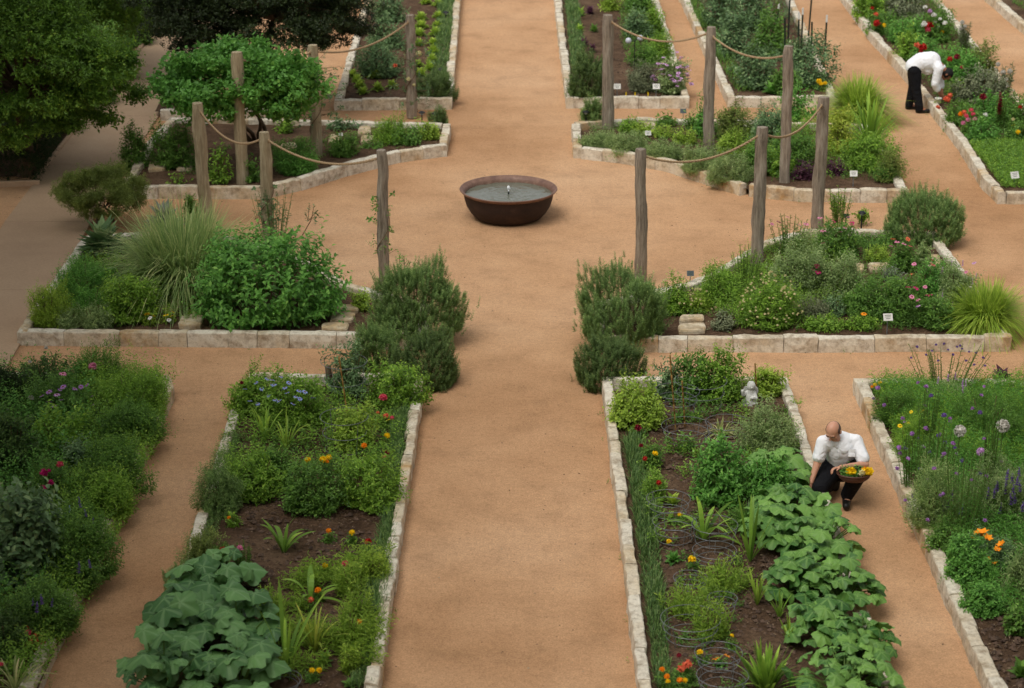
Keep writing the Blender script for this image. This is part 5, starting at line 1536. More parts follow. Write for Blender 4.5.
# ---- upper right curved bed
field('ground_cover', [(590, 145), (590, 125), (760, 124), (870, 130), (895, 180), (760, 182), (700, 165)], 'mid', 'low green growth in the upper right curved bed', 'ground cover', 1500, .05, .02, .12)
cr = 'creeping herb cushions over the curved kerb'
for bb, lab in [((576, 128, 620, 150), 'left end of the creeping grey green cushions over the kerb'), ((604, 130, 652, 157), 'second creeping cushion from the central path'),
                ((640, 136, 684, 163), 'third creeping cushion from the central path'), ((676, 144, 722, 176), 'fourth creeping cushion, in front of the middle post'), ((704, 152, 756, 186), 'right end of the creeping cushions over the kerb')]:
    P('creeping_herb', 'bush', bb, 'sage', lab, 'herb', cr, L=3.4, W=1, lump=.2, ratio=.7)
P('herb_mound', 'bush', (618, 114, 642, 134), 'bright', 'bright green mound right of the post nearest the central path', 'herb', L=4)
P('herb_mound', 'bush', (628, 120, 656, 137), 'lime', 'low lime mound in front of the bright green one', 'herb', L=4)
P('herb_mound', 'bush', (650, 122, 676, 139), 'lime', 'middle lime mound in the row', 'herb', L=4)
P('herb_mound', 'bush', (672, 126, 700, 146), 'lime', 'rounded lime mound left of the middle post', 'herb', L=3.6)
P('herb_mound', 'bush', (654, 111, 678, 128), 'mid', 'broad leaved low plant behind the lime mounds', 'herb', L=6)
P('rosemary_bush', 'needle', (580, 98, 606, 126), 'rosemary', 'small rosemary left of the post nearest the central path', 'rosemary', g_rose)
P('shrub', 'bush', (680, 110, 706, 132), 'mid', 'green leafy plant behind the rounded lime mound', 'shrub', L=4.5)
P('tomato_plant', 'bush', (690, 96, 718, 140), 'lush', 'upright shrub beside the middle post', 'shrub', L=5, W=2.2, dens=.8)
P('shrub', 'bush', (712, 98, 752, 140), 'olive', 'olive coloured loose shrub right of the middle post', 'shrub', L=4.5, W=1.6)
P('shrub', 'bush', (716, 126, 746, 158), 'lime', 'yellow green round shrub behind the low rope', 'shrub', L=4)
P('shrub', 'bush', (744, 102, 792, 152), 'blue', 'grey green shrub left of the tall right post', 'shrub', L=4.6, W=1.8)
P('shrub', 'bush', (738, 138, 776, 178), 'mid', 'green shrub beside the post with two ropes', 'shrub', L=4.6, W=2)
P('shrub', 'bush', (768, 126, 818, 168), 'mid', 'green bushy plant between the two right posts', 'shrub', L=4.6, W=2)
P('shrub', 'bush', (764, 146, 796, 178), 'bright', 'light green low plant at the foot of the tall right post', 'shrub', L=4.4)
P('basil', 'bush', (790, 160, 822, 182), 'purple', 'dark purple leaved plant at the front kerb', 'basil', L=4.5, W=2.4, dens=.8)
P('basil', 'bush', (822, 158, 850, 177), 'purple', 'second dark purple leaved plant nearer the white sign', 'basil', L=4.5, W=2.4, dens=.8)
P('ornamental_grass', 'grass', (830, 74, 886, 122), 'lime', 'lime green round ornamental grass at the upper right', 'ornamental grass', n=2400, W=.75, droop=.75, fan=.5, core=.4)
P('canna', 'strap', (840, 96, 898, 158), 'bright', 'broad bladed upright plant in front of the lime grass', 'ornamental plant', n=60, W=4, droop=.35, fan=.55)
P('shrub', 'bush', (822, 104, 854, 158), 'lime_yellow', 'yellow flecked shrub right of the right post', 'shrub', L=4.6, W=2.2)
P('shrub', 'bush', (842, 128, 896, 174), 'bright', 'light leafy bush in the right corner of the curved bed', 'shrub', L=4.8, W=1.8)
P('shrub', 'bush', (872, 146, 908, 184), 'olive', 'wispy olive shrub leaning over the right kerb', 'shrub', L=4.6, W=1.1, dens=.6, lump=.3)
P('herb', 'bush', (872, 158, 900, 184), 'mid', 'low dark green plant at the right front corner', 'herb', L=4, W=1.6)

field('ground_cover', [(700, 150), (740, 130), (880, 120), (892, 178), (780, 180)], 'bright', 'mixed leafy growth joining the shrubs of the upper right bed', 'ground cover', 1100, .055, .022, .34, per=8, nscale=2.4, gap=-.1)
# ---- curved bed under the vine
field('ground_cover', [(180, 178), (190, 150), (440, 130), (440, 138), (330, 158)], 'mid', 'scattered low growth in the bed under the vine', 'ground cover', 380, .05, .02, .1, gap=.02)
P('rosemary_bush', 'needle', (428, 108, 450, 127), 'rosemary_dark', 'small dark rosemary ball at the corner by the central path', 'rosemary', g_rose)
P('herb_mound', 'bush', (416, 118, 442, 142), 'lime', 'bright green mound at the corner by the central path', 'herb', L=4.2)
P('shrub', 'feather', (370, 112, 412, 146), 'bright', 'feathery green mound left of the post with the rose', 'shrub')
P('shrub', 'bush', (388, 122, 424, 147), 'mid', 'green mound at the foot of the post with the rose', 'shrub', L=4)
P('fern', 'bush', (326, 130, 362, 158), 'mid', 'green ferny mound right of the standing vine post', 'fern', L=5, W=1.6)
P('fern', 'bush', (272, 140, 322, 178), 'lush', 'dark green feathery mound left of the standing vine post', 'fern', L=4, W=1.2)
P('shrub', 'bush', (326, 112, 360, 132), 'blue', 'loose grey green plant behind the stone slab', 'shrub', L=5, dens=.6)
P('shrub', 'bush', (360, 138, 386, 150), 'mid', 'tiny green mound in front of the two stepping stones', 'shrub', L=4)
P('shrub', 'bush', (274, 112, 296, 134), 'bright', 'light leafy seedling behind the curved vine stems', 'shrub', L=6, W=3, per=5, dens=.6)
P('fern', 'bush', (150, 120, 200, 172), 'mid', 'dark bushy plant behind the left rope post', 'shrub', L=4.5)
P('shrub', 'bush', (206, 146, 236, 186), 'bright', 'light green vine shoot right of the left rope post', 'shrub', L=6, W=3, per=5, dens=.5)
P('shrub', 'bush', (118, 122, 154, 176), 'mid', 'dark small shrub at the walkway left of the vine bed', 'shrub', L=3.6, z0=0)
P('shrub', 'bush', (166, 172, 190, 186), 'bright', 'small light seedling on the soil behind the kerb', 'seedling', L=6, W=3, dens=.5)
P('shrub', 'bush', (240, 150, 264, 184), 'mid', 'green shoots beside the second rope post', 'shrub', L=5, dens=.5)

# ---- lettuce bed
field('chive_edging', [(440, -10), (455, -10), (447, 88), (430, 88)], 'chive', 'strip of grass green chives along the central path in the lettuce bed', 'chives', 3600, .1, .012, .22, blades=True)
P('kale', 'bush', (354, 38, 406, 80), 'blue', 'nearest large grey green leafy plant in the lettuce bed', 'kale', L=6, W=1.8, up=.9)
P('kale', 'bush', (364, 14, 406, 50), 'blue', 'middle large grey green leafy plant in the lettuce bed', 'kale', L=6, W=1.8, up=.9)
P('kale', 'bush', (370, -12, 408, 24), 'blue', 'farthest large grey green leafy plant in the lettuce bed', 'kale', L=6, W=1.8, up=.9)
P('rosemary_bush', 'needle', (414, 72, 456, 102), 'rosemary_dark', 'wide dark rosemary in the corner of the lettuce bed', 'rosemary', g_rose)
def lettuces(pts, mat, desc, g, name='lettuce', wpx=13):
    # one mesh, copied
    b0 = G(*pts[0][:2], SOILZ); s = px_size(b0.y)
    proto = None
    for i, (x, y, lab) in enumerate(pts):
        b = G(x, y, SOILZ)
        if proto is None:
            proto = empty(name, b, lab, name, g)
            K_rosette(proto, wpx * s / 2, wpx * s / 2, wpx * s * .55, s, mat, n=34, W=.62)
            o = proto
        else:
            o = proto.copy(); COL.objects.link(o)
            for ch in list(proto.children):
                c = ch.copy(); c.parent = o; COL.objects.link(c)
            o.location = b; o['label'] = lab
        sc = random.uniform(.8, 1.15)
        o.scale = (sc, sc, sc * random.uniform(.85, 1.2)); o.rotation_euler = (0, 0, random.uniform(0, 6))
lettuces([(357, 82, 'lime lettuce at the left front of the lettuce bed, second row'), (360, 88, 'lime lettuce right behind the front left kerb corner'), (375, 78, 'lone lime lettuce in front of the nearest grey green plant'),
          (392, 88, 'lime lettuce left of the post with the rose'), (353, 77, 'leftmost lime lettuce of the lettuce bed'), (378, 91, 'smallest lime lettuce at the front kerb'),
          (363, 94, 'front most lime lettuce at the left of the lettuce bed')], 'lime', '', 'lime lettuces at the front of the lettuce bed', wpx=20)
lettuces([(421, 20, 'lime lettuce behind the post top in the lettuce bed'), (421, 28, 'lime lettuce right of the post top'), (419, 36, 'lime lettuce below the two at the post top'), (426, 4, 'farthest lime lettuce left of the centre row'),
          (438, 6, 'farthest lime lettuce of the right row'), (438, 18, 'right row lettuce, second from the back'), (437, 27, 'right row lettuce, third from the back'), (435, 36, 'right row lettuce, fourth from the back'), (433, 45, 'right row lettuce, fifth from the back'),
          (433, 54, 'right row lettuce, sixth from the back'), (432, 62, 'right row lettuce, seventh from the back'), (430, 71, 'right row lettuce nearest the dark rosemary'), (419, 46, 'pale lettuce beside the rose on the post'), (420, 76, 'lettuce between the post and the dark rosemary'),
          (418, 66, 'lettuce just right of the post, below the rose leaves')], 'lime', '', 'lime lettuces in rows along the chives', wpx=18)
debris([(345, 97), (450, 97), (455, 10), (370, 10)], 700)

# ---- far bed right of the central path
field('chive_edging', [(564, -10), (576, -10), (588, 75), (572, 75)], 'chive', 'strip of grass along the left kerb of the far bed', 'chives', 2600, .1, .012, .2, blades=True)
field('ground_cover', [(622, 50), (618, -10), (650, -10), (670, 50), (668, 62)], 'mid', 'mixed low growth on the right side of the far bed', 'ground cover', 900, .06, .024, .18)
P('rosemary_bush', 'needle', (566, 55, 606, 102), 'rosemary_dark', 'round dark rosemary left of the post nearest the central path', 'rosemary', g_rose)
P('lavender', 'bush', (624, 60, 660, 94), 'grey', 'silvery round lavender at the front of the far bed', 'lavender', L=4, W=1.1)
P('flowering_shrub', 'bush', (652, 56, 690, 96), 'sage', 'shrub covered in small pink flowers at the front right corner', 'flowering shrub', L=4.4, W=2, n_fl=(46, 'daisy', 'lilac', 3.6))
P('shrub', 'bush', (626, 40, 660, 68), 'mid', 'green mound behind the silvery lavender', 'shrub', L=5, W=1.6)
P('shrub', 'bush', (644, 30, 674, 62), 'bright', 'bright green shrub on the right edge of the far bed', 'shrub', L=5, W=1.6)
P('shrub', 'bush', (620, 8, 652, 42), 'blue', 'grey green mound in the middle of the far bed', 'shrub', L=5, W=1.8)
P('shrub', 'bush', (640, 4, 666, 38), 'bright', 'bright strip-like shrub at the right edge farther back', 'shrub', L=5, W=1.6)
P('shrub', 'bush', (598, -10, 622, 12), 'lime', 'lime mound at the top edge of the far bed', 'shrub', L=5, W=2)
P('shrub', 'bush', (622, -20, 656, 14), 'mid', 'green mound at the top edge left of the side path', 'shrub', L=5, W=2)
for x, y, m_, lab in [(584, 44, 'purple', 'dark purple cabbage in the far bed, nearest'), (592, 50, 'purple', 'dark purple cabbage right of the nearest one'), (590, 12, 'purple', 'dark purple cabbage farthest away'),
                      (594, 30, 'mid', 'green cabbage between the purple ones'), (580, 30, 'bright', 'light cabbage beside the grass strip'), (581, 14, 'bright', 'small light cabbage near the top edge'), (586, 62, 'bright', 'light cabbage behind the round dark rosemary')]:
    P('cabbage', 'rosette', (x - 6, y - 9, x + 6, y + 3), m_, lab, 'cabbage', n=20)
for x in (626, 635, 648):
    b = G(x, 98, SOILZ); r = empty('plant_marker', b, {626: 'left', 635: 'middle', 648: 'right'}[x] + ' one of three small yellow markers at the front kerb', 'marker', 'small yellow plant markers')
    mb = MB(); mb.box((0, 0, .05), (.02, .006, .12)); mb.build('tag', M['p_yellow'], r)
debris([(600, 97), (650, 97), (640, 10), (590, 10)], 500)

# ---- staked tomato bed
field('ground_cover', [(736, 92), (690, -10), (775, -10), (835, 92)], 'blue', 'low growth under the staked plants', 'ground cover', 1100, .06, .026, .2, gap=-.1)
field('chive_edging', [(736, 92), (676, -10), (692, -10), (752, 92)], 'mid', 'green strip along the left kerb of the staked bed', 'herb strip', 2400, .1, .014, .2, blades=True)
tom = [((700, -20, 740, 30), 'blue', 'tomato plant in the far left of the staked bed'), ((730, -20, 774, 34), 'blue', 'tomato plant in the far middle of the staked bed'), ((712, 10, 756, 60), 'blue', 'tomato plant in the left middle of the staked bed'),
       ((748, 10, 792, 62), 'mid', 'tomato plant among the white tipped stakes, rear'), ((734, 40, 780, 92), 'blue', 'tomato plant at the left front of the staked bed'), ((776, 36, 836, 90), 'blue', 'big tomato plant at the right front among the stakes'),
       ((776, 84, 812, 124), 'lush', 'bushy plant in front of the staked bed'), ((768, 60, 800, 96), 'mid', 'tomato plant in the front centre of the staked bed')]
for bb, m_, lab in tom: P('tomato_plant', 'bush', bb, m_, lab, 'tomato plant', L=5.5, W=2.3, per=6, lump=.25, dens=.8)
P('cabbage', 'rosette', (760, 78, 782, 96), 'lush', 'broad leaved cabbage at the front kerb of the staked bed', 'cabbage', n=20)
P('marigold', 'bush', (812, 78, 834, 92), 'mid', 'plant with yellow flowers in the corner of the staked bed', 'marigold', L=4, fl=[(819, 82, 'pom', 'yellow', 5), (825, 84, 'pom', 'yellow', 4), (821, 85, 'pom', 'yellow', 3.5)])
for i, (bx, by, tx, ty, w_, lab) in enumerate([(824, 66, 827, 15, 1, 'white tipped metal stake farthest right'), (798, 62, 799, 12, 1, 'white tipped metal stake left of the farthest right'), (801, 54, 803, 8, 1, 'white tipped metal stake, tallest of the pair'),
                                               (775, 44, 779, 4, 1, 'rusty stake at the left of the row'), (811, 72, 812, 22, 0, 'bare dark stake between the white tipped ones'), (785, 64, 785, 18, 0, 'bare dark stake left of the pair'), (808, 40, 812, -6, 0, 'thin dark stake reaching the top edge'), (788, 42, 790, -4, 0, 'dark stake farther back in the row')]):
    b = G(bx, by, SOILZ); t = atY(tx, ty, b.y)
    r = empty('garden_stake', b, lab, 'stake', 'metal stakes of the tomato bed')
    d = t - b; e = d * (.86 if w_ else 1)
    mb = MB(); mb.tube([(0, 0, -.05), tuple(e)], .018, k=6); mb.build('shaft', M['green_metal'], r)
    if w_:
        mb = MB(); mb.tube([tuple(e), tuple(d)], .021, .017, k=6); mb.build('tip', M['white_paint'], r)

# ---- red flower bed
field('ground_cover', [(850, 0), (935, 0), (1015, 110), (1060, 185), (1005, 188), (930, 90)], 'mid', 'low mixed growth in the red flower bed', 'ground cover', 3000, .06, .026, .2)
field('lawn_strip', [(968, 143), (1060, 143), (1090, 188), (1003, 188)], 'bright', 'low bright green cover at the near end of the red flower bed', 'ground cover', 4200, .05, .02, .12)
rb = [((848, -14, 886, 22), 'bright', 'bright green bush at the top left of the red flower bed', []), ((862, 6, 898, 36), 'mid', 'bush with first red blooms from the top', [(872, 9, 'red', 4), (877, 24, 'red', 6), (884, 26, 'yellow', 4), (876, 15, 'coral', 4)]),
      ((880, -14, 930, 22), 'grey', 'grey green wispy shrub at the top of the red flower bed', []), ((884, 12, 926, 46), 'lush', 'bush with a cluster of white and red blooms', [(929, 27, 'red', 8), (924, 25, 'white', 5), (935, 22, 'white', 4), (938, 28, 'white', 4), (928, 31, 'rose', 5), (942, 33, 'yellow', 4)]),
      ((920, 4, 954, 44), 'mid', 'bush with pale blooms next to the upper side path', [(925, 8, 'white', 4), (934, 16, 'white', 5), (930, 12, 'lilac', 4), (945, 24, 'white', 4), (940, 20, 'white', 3)]),
      ((892, 26, 924, 62), 'bright', 'light green bush just behind the bending man', []), ((906, 34, 944, 66), 'lush', 'dark bush with two red blooms above the bending man', [(917, 46, 'coral', 6), (923, 48, 'red', 7), (921, 52, 'red', 4)]),
      ((934, 42, 984, 84), 'lush', 'dark green bush with red blooms right of the bending man', [(950, 60, 'red', 6), (957, 58, 'crimson', 6), (962, 68, 'rose', 4)]),
      ((962, 40, 998, 78), 'olive', 'loose shrub stretching over the upper side path', []), ((952, 66, 1006, 108), 'grey', 'grey green shrub in the middle of the red flower bed', []),
      ((940, 98, 976, 128), 'mid', 'green bush below the hands of the bending man', [(947, 100, 'coral', 7), (950, 96, 'coral', 4), (938, 108, 'coral', 4)]),
      ((968, 90, 1012, 130), 'lush', 'bush with crimson blooms left of the tall dark red one', [(983, 98, 'crimson', 7), (985, 116, 'white', 4)]),
      ((996, 92, 1040, 132), 'mid', 'bush with red blooms at the right edge', [(1020, 108, 'red', 4), (1013, 127, 'yellow', 4)]),
      ((958, 108, 986, 138), 'mid', 'small plant with pink and orange blooms at the kerb', [(961, 115, 'orange', 5), (966, 117, 'rose', 5), (973, 115, 'rose', 4), (975, 120, 'pink', 5), (968, 121, 'pink', 5), (964, 113, 'coral', 4), (963, 124, 'pink', 4), (971, 111, 'rose', 4)]),
      ((962, 118, 1004, 144), 'lush', 'dark green mound in front of the pink and orange blooms', []), ((1000, 116, 1036, 144), 'mid', 'green mound with yellow specks at the right edge', [(1018, 133, 'yellow', 4), (1013, 120, 'cream', 3)]),
      ((946, 80, 966, 98), 'bright', 'light green low plant beside the kerb at the hands', [])]
for bb, m_, lab, fls in rb:
    P('flowering_plant', 'bush', bb, m_, lab, 'flowering plant', L=5, W=2.2, lump=.2, fl=[(x, y, 'pom', c, q) for x, y, c, q in fls])
P('celosia', 'tall', (994, 96, 1006, 134), 'mid', 'upright dark red plume near the right edge', 'celosia', n=8, fl=[(1000, 103, 'spike', 'crimson', 9), (1000, 108, 'spike', 'crimson', 8), (999, 112, 'spike', 'crimson', 6)])
P('globe_thistle', 'tall', (992, 62, 1014, 98), 'grey', 'grey globe flowers on thin stems by the upper side path', 'globe thistle', n=12, fl=[(998, 65, 'globe', 'dull', 4), (1003, 73, 'globe', 'dull', 5), (1010, 72, 'globe', 'dull', 5), (995, 78, 'globe', 'dull', 4), (1006, 80, 'globe', 'dull', 4)])
P('globe_thistle', 'tall', (958, 20, 970, 52), 'grey', 'grey globe flowers farther up the same side path', 'globe thistle', n=8, fl=[(962, 23, 'globe', 'dull', 4), (961, 29, 'globe', 'dull', 4), (965, 27, 'globe', 'dull', 3.5)])
field('lawn_strip', [(1000, -8), (1024, 14), (1160, 100), (1260, 100), (1160, -8)], 'mid', 'green cover in the far top right corner bed', 'ground cover', 3600, .06, .025, .14)

# ---- left: hedges, shrubs and trees
def hedge(pxpoly, h, mat, label, n, L=.035, W=.02):
    """clipped hedge: leaves over the top and the sides of a box-like volume"""
    poly = [G(x, y, 0) for x, y in pxpoly]
    xs = [p.x for p in poly]; ys = [p.y for p in poly]
    pts = []
    for i in range(int(n * .6)):
        for _ in range(30):
            x = random.uniform(min(xs), max(xs)); y = random.uniform(min(ys), max(ys))
            if inside(poly, x, y): break
        pts.append((x, y, h * random.uniform(.93, 1.02) + .03 * noise.noise(Vector((x * 3, y * 3, 0)))))
    m = len(poly)
    per = [(poly[(i + 1) % m] - poly[i]).length for i in range(m)]
    for i in range(int(n * .4)):
        k = random.choices(range(m), per)[0]
        p = poly[k].lerp(poly[(k + 1) % m], random.random())
        pts.append((p.x + random.uniform(-.05, .05), p.y + random.uniform(-.05, .05), random.uniform(.02, h)))
    A = np.array(pts); N = len(A)
    d = norm(rng.normal(0, .6, (N, 3)) + UP * .6)
    V, Fc, v = sprig_leaves(A, d, .09, 6, L, W, .8, .3)
    root = empty('hedge', poly[0] * 0, label, 'hedge')
    link('foliage', np_mesh('foliage', V, Fc, _leaf[mat], fv=v), root)
    mb = MB()
    c = sum(poly, Vector()) / m
    for i in range(14):
        p = c.lerp(random.choice(poly), random.uniform(.2, .85)); mb.tube([p, p + Vector((0, 0, h * .8))], .015, k=5)
    mb.build('stem', M['twig'], root)
hedge([(-60, 184), (36, 184), (52, 156), (64, 132), (-60, 132)], .45, 'deep', 'dark clipped hedge at the left edge below the big tree', 7000)
field('ivy_cover', [(-20, 130), (82, 130), (112, 80), (180, -10), (-20, -10)], 'mid', 'green ivy like cover along the edging of the walkway', 'ivy', 6500, .08, .045, .35, per=6)
for bb, m_, lab in [((92, 38, 142, 84), 'bright', 'light green shrub at the edging of the walkway'), ((118, 6, 160, 48), 'mid', 'green shrub farther up the edging of the walkway'), ((134, -30, 178, 22), 'mid', 'green shrub at the top edge beside the walkway'), ((70, 60, 118, 108), 'mid', 'green shrub lowest along the edging, beside the big tree')]:
    P('shrub', 'bush', bb, m_, lab, 'shrub', z0=0, L=6, W=3, cap=9000)

def tree(name, base, crown, mat, label, cat, L, W, n_clump, per_clump, trunk_r, trunks=1, clump_r=.5, group=None, seed=1, flat=1.0, trunkmat='bark'):
    """base Vector; crown (centre Vector, (rx, ry, rz)); leaf clumps on the ends of limbs"""
    root = empty(name, base, label, cat, group)
    cc, R = crown
    cc = cc - base
    om = rand_dirs(n_clump, -.75)
    rho = rng.uniform(.4, 1.0, n_clump) ** .6 * np.where(rng.random(n_clump) < .15, rng.uniform(1.05, 1.22, n_clump), 1)
    ctr = np.array(cc) + om * np.array(R) * rho[:, None] * .9
    ctr[:, 2] = np.maximum(ctr[:, 2], .35)
    Vs, Fs, vs, off = [], [], [], 0
    for c in ctr:
        q = clump_r * rng.uniform(.6, 1.25)
        tip, nr = blob_surface(per_clump // 7, q, q, q * 1.5 * flat, .25, -.6, .35, 6)
        tip[:, 2] -= q * .6
        d = norm(nr * .8 + UP * .15 + rng.normal(0, .35, nr.shape))
        V, Fc, v = sprig_leaves(tip + c, d, L * 2.6, 7, L, W, .85, .35)
        Vs.append(V); Fs.append(Fc + off); off += len(V); vs.append(v * .8 + rng.random() * .2)
    link('crown', np_mesh('crown', np.concatenate(Vs), np.concatenate(Fs), _leaf[mat], fv=np.concatenate(vs)), root)
    mb = MB()
    fork = []
    for t in range(trunks):
        a = 2 * PI * t / max(trunks, 1) + .6
        b = Vector((math.cos(a), math.sin(a), 0)) * (trunk_r * 1.6 if trunks > 1 else 0)
        top = Vector(cc) * .9 + Vector((math.cos(a) * R[0] * .25, math.sin(a) * R[1] * .25, -R[2] * .35)) * (1 if trunks > 1 else .6)
        pts = [b + Vector((0, 0, -.1))]
        for i in range(1, 7):
            f = i / 6
            pts.append(b.lerp(top, f) + Vector((math.sin(f * 5 + a) * .06, math.cos(f * 4 + a) * .05, 0)) * (1 + R[2] * .3))
        mb.tube(pts, trunk_r, trunk_r * .5, k=10)
        fork.append(pts[3]); fork.append(pts[-1])
    for c in ctr[::max(1, n_clump // 40)]:
        c = Vector(c); f = min(fork, key=lambda q: (q - c).length)
        mid = f.lerp(c, .5) + Vector((0, 0, (c - f).length * .12))
        mb.tube([f, mid, c], trunk_r * .32, trunk_r * .08, k=6)
    mb.build('trunk', M[trunkmat], root, smooth=True)
    return root

# big tree at the top left
b = G(22, 176, 0)
tree('broadleaf_tree', b, (Vector((b.x - .1, b.y, 1.85)), (2.0, 1.6, 1.75)), 'tree', 'large green tree filling the top left corner', 'tree', .08, .042, 185, 560, .13, clump_r=.42)
b = G(70, 78, 0)
tree('broadleaf_tree', b, (Vector((b.x, b.y, 2.2)), (2.3, 1.8, 1.9)), 'tree', 'farther green tree behind the large one at the top left', 'tree', .09, .045, 120, 500, .15, clump_r=.55)
# dark evergreen over the walkway at the top
b = G(262, 118, 0)
tree('evergreen_oak', b, (Vector((b.x - .02, b.y + .4, 2.2)), (2.3, 1.4, 1.35)), 'cedar', 'very dark evergreen tree whose crown hangs in from the top edge', 'tree', .05, .03, 340, 640, .09, clump_r=.42)
# leafy vine tree on the two posts
b = G(258, 140, SOILZ)
tree('vine_tree', b, (Vector((b.x - .05, b.y - 2.0, 1.66)), (1.45, .95, .68)), 'fig', 'leafy green vine spreading over two posts with bent grey stems', 'vine', .1, .07, 200, 115, .04, trunks=4, clump_r=.27, flat=.7)
# olive coloured little tree left of the artichoke
b = G(106, 228, 0)
s_ = px_size(b.y)
tree('olive_tree', b, (Vector((b.x - .02, b.y, .58)), (50 * s_, .6, .4)), 'olive', 'small spreading shrub tree with bare stems at the walkway corner', 'tree', .045, .012, 80, 520, .025, trunks=4, clump_r=.2, flat=1.0)

def climber(key, f0, f1, spread, n, mat, label, rose=None):
    """shoots and leaves wound round a post"""
    b, t, r = POSTS[key]
    root = empty('climbing_vine', b, label, 'vine')
    mb = MB(); pts = []
    for i in range(30):
        f = f1 * i / 29; a = f * 14
        p = (t - b) * f
        pts.append(p + Vector((math.cos(a) * (r + .015), math.sin(a) * (r + .015), 0)))
    mb.tube(pts, .009, .005, k=5)
    tips = []
    for i in range(n):
        f = random.uniform(f0, f1); a = random.uniform(0, 2 * PI); q = random.uniform(r, r + spread)
        p0 = (t - b) * f; e = p0 + Vector((math.cos(a) * q, math.sin(a) * q, random.uniform(-.05, .12)))
        mb.tube([p0, e], .004, .003, k=4); tips.append(tuple(e))
    mb.build('stem', M['twig'], root)
    A = np.array(tips); d = norm(rng.normal(0, 1, A.shape) + UP * .6)
    finish(sprig_leaves(A, d, .16, 10, .055, .032, .9, .4), 'foliage', mat, root)
    for f, dx, c, sz in (rose or []):
        p = (t - b) * f + Vector((dx, -r - .05, 0)); add_flower(root, p, 'pom', c, sz)
climber('10', .05, .72, .32, 70, 'blue', 'climbing rose with few cream blooms on the post by the lettuce bed', [(.36, -.05, 'cream', .09), (.3, .05, 'cream', .08), (.62, .15, 'cream', .12), (.5, -.28, 'coral', .08)])
climber('3', .15, .62, .14, 26, 'fig', 'small vine winding up the post behind the left big rosemary')
climber('11', .3, .85, .55, 60, 'blue', 'thin vine hanging right of the standing vine post')
climber('2', .0, .5, .28, 30, 'blue', 'thin leafy shoots climbing the second left post')
def branchlet(px, py, tx, ty, mat, label):
    b = G(px, py, SOILZ); t = atY(tx, ty, b.y)
    root = empty('sapling', b, label, 'sapling')
    e = t - b; mb = MB(); mb.tube([(0, 0, 0), tuple(e * .5 + Vector((.05, 0, .02))), tuple(e)], .008, .004, k=5)
    tips = [e, e * .85 + Vector((.08, 0, 0)), e * .7 + Vector((-.07, 0, .03)), e * .95 + Vector((-.06, 0, .04)), e * .55 + Vector((.1, 0, .05))]
    for q in tips[1:]: mb.tube([tuple(e * .5), tuple(q)], .004, k=4)
    mb.build('stem', M['twig'], root)
    A = np.array([tuple(q) for q in tips]); finish(sprig_leaves(A, norm(rng.normal(0, .4, A.shape) + UP), .14, 9, .06, .035, .9, .3), 'foliage', mat, root)
branchlet(398, 292, 404, 256, 'fig', 'thin shoot standing behind the left big rosemary')
branchlet(302, 236, 314, 206, 'blue', 'thin arching shoot above the large round leafy bush')
branchlet(834, 224, 840, 196, 'bright', 'small sapling just right of the coneflower bed post')

# unseen tall trees added beyond both sides to darken the outer paths
for i, (x, y, h, r, lab) in enumerate([(-8.2, 13.5, 8.2, 3.6, 'unseen tall tree added for shade nearest the viewer, left of the garden'), (-8.9, 20.0, 8.6, 3.8, 'unseen tall tree added for shade left of the far left flower bed'),
                                       (-10.4, 27.5, 8.6, 3.9, 'unseen tall tree added for shade left of the concrete path'), (-12.2, 35.0, 8.6, 3.9, 'unseen tall tree added for shade farthest along the concrete path'),
    (7.9, 13.5, 8.0, 3.4, 'unseen tall tree added for shade right of the garden near the viewer'), (9.2, 19.5, 8.4, 3.6, 'second unseen tall tree added for shade right of the far right flower bed')]):
    tree('added_shade_tree', Vector((x - .5, y, 0)), (Vector((x, y, h)), (r, r, r * 1.05)), 'tree', lab, 'tree', .24, .15, 190, 260, .25, clump_r=1.0)

# litter on the paths
def path_litter():
    N = 5200
    A = np.stack([rng.uniform(-11, 12, N), 16 + 40 * rng.random(N) ** 1.3, np.full(N, .006)], 1)
    keep = [i for i in range(N) if not any(inside(b_, A[i, 0], A[i, 1]) for b_ in BEDS.values())]
    A = A[keep]; N = len(A)
    d = norm(rng.normal(0, 1, (N, 3)) * [1, 1, .1]); nn = norm(rng.normal(0, .3, (N, 3)) + UP)
    sz = rng.uniform(.008, .03, N)
    V, Fc = place_leaves(T_KITE, A, d, nn, sz, sz * rng.uniform(.4, .9, N))
    tag(link('path_litter', np_mesh('path_litter', V, Fc, M['mulch'], fv=np.repeat(rng.random(N), 2))), 'tiny dry leaves and grit scattered over the gravel paths', 'litter', kind='stuff')
path_litter()
def weeds():
    pts = []
    for key in BEDS:
        b_ = BEDS[key]
        for i in range(len(b_)):
            p, q = b_[i], b_[(i + 1) % len(b_)]
            n_ = int((q - p).length * 1.2)
            for k in range(n_):
                c = p.lerp(q, random.random()); pts.append((c.x + random.uniform(-.06, .06), c.y - .03 + random.uniform(-.05, .03), 0.0))
    A = np.array(pts); A = np.repeat(A, 3, 0) + rng.normal(0, .03, (len(A) * 3, 3)) * [1, 1, 0]
    A = A[rng.random(len(A)) < .35]
    d = norm(rng.normal(0, .5, A.shape) + UP)
    V, Fc, v = sprig_leaves(A + d * .07, d, .07, 5, .03, .012, .8, .3)
    tag(link('weeds', np_mesh('weeds', V, Fc, _leaf['mid'], fv=v)), 'tiny weeds sprouting at the foot of the kerbs', 'weeds', kind='stuff')
weeds()
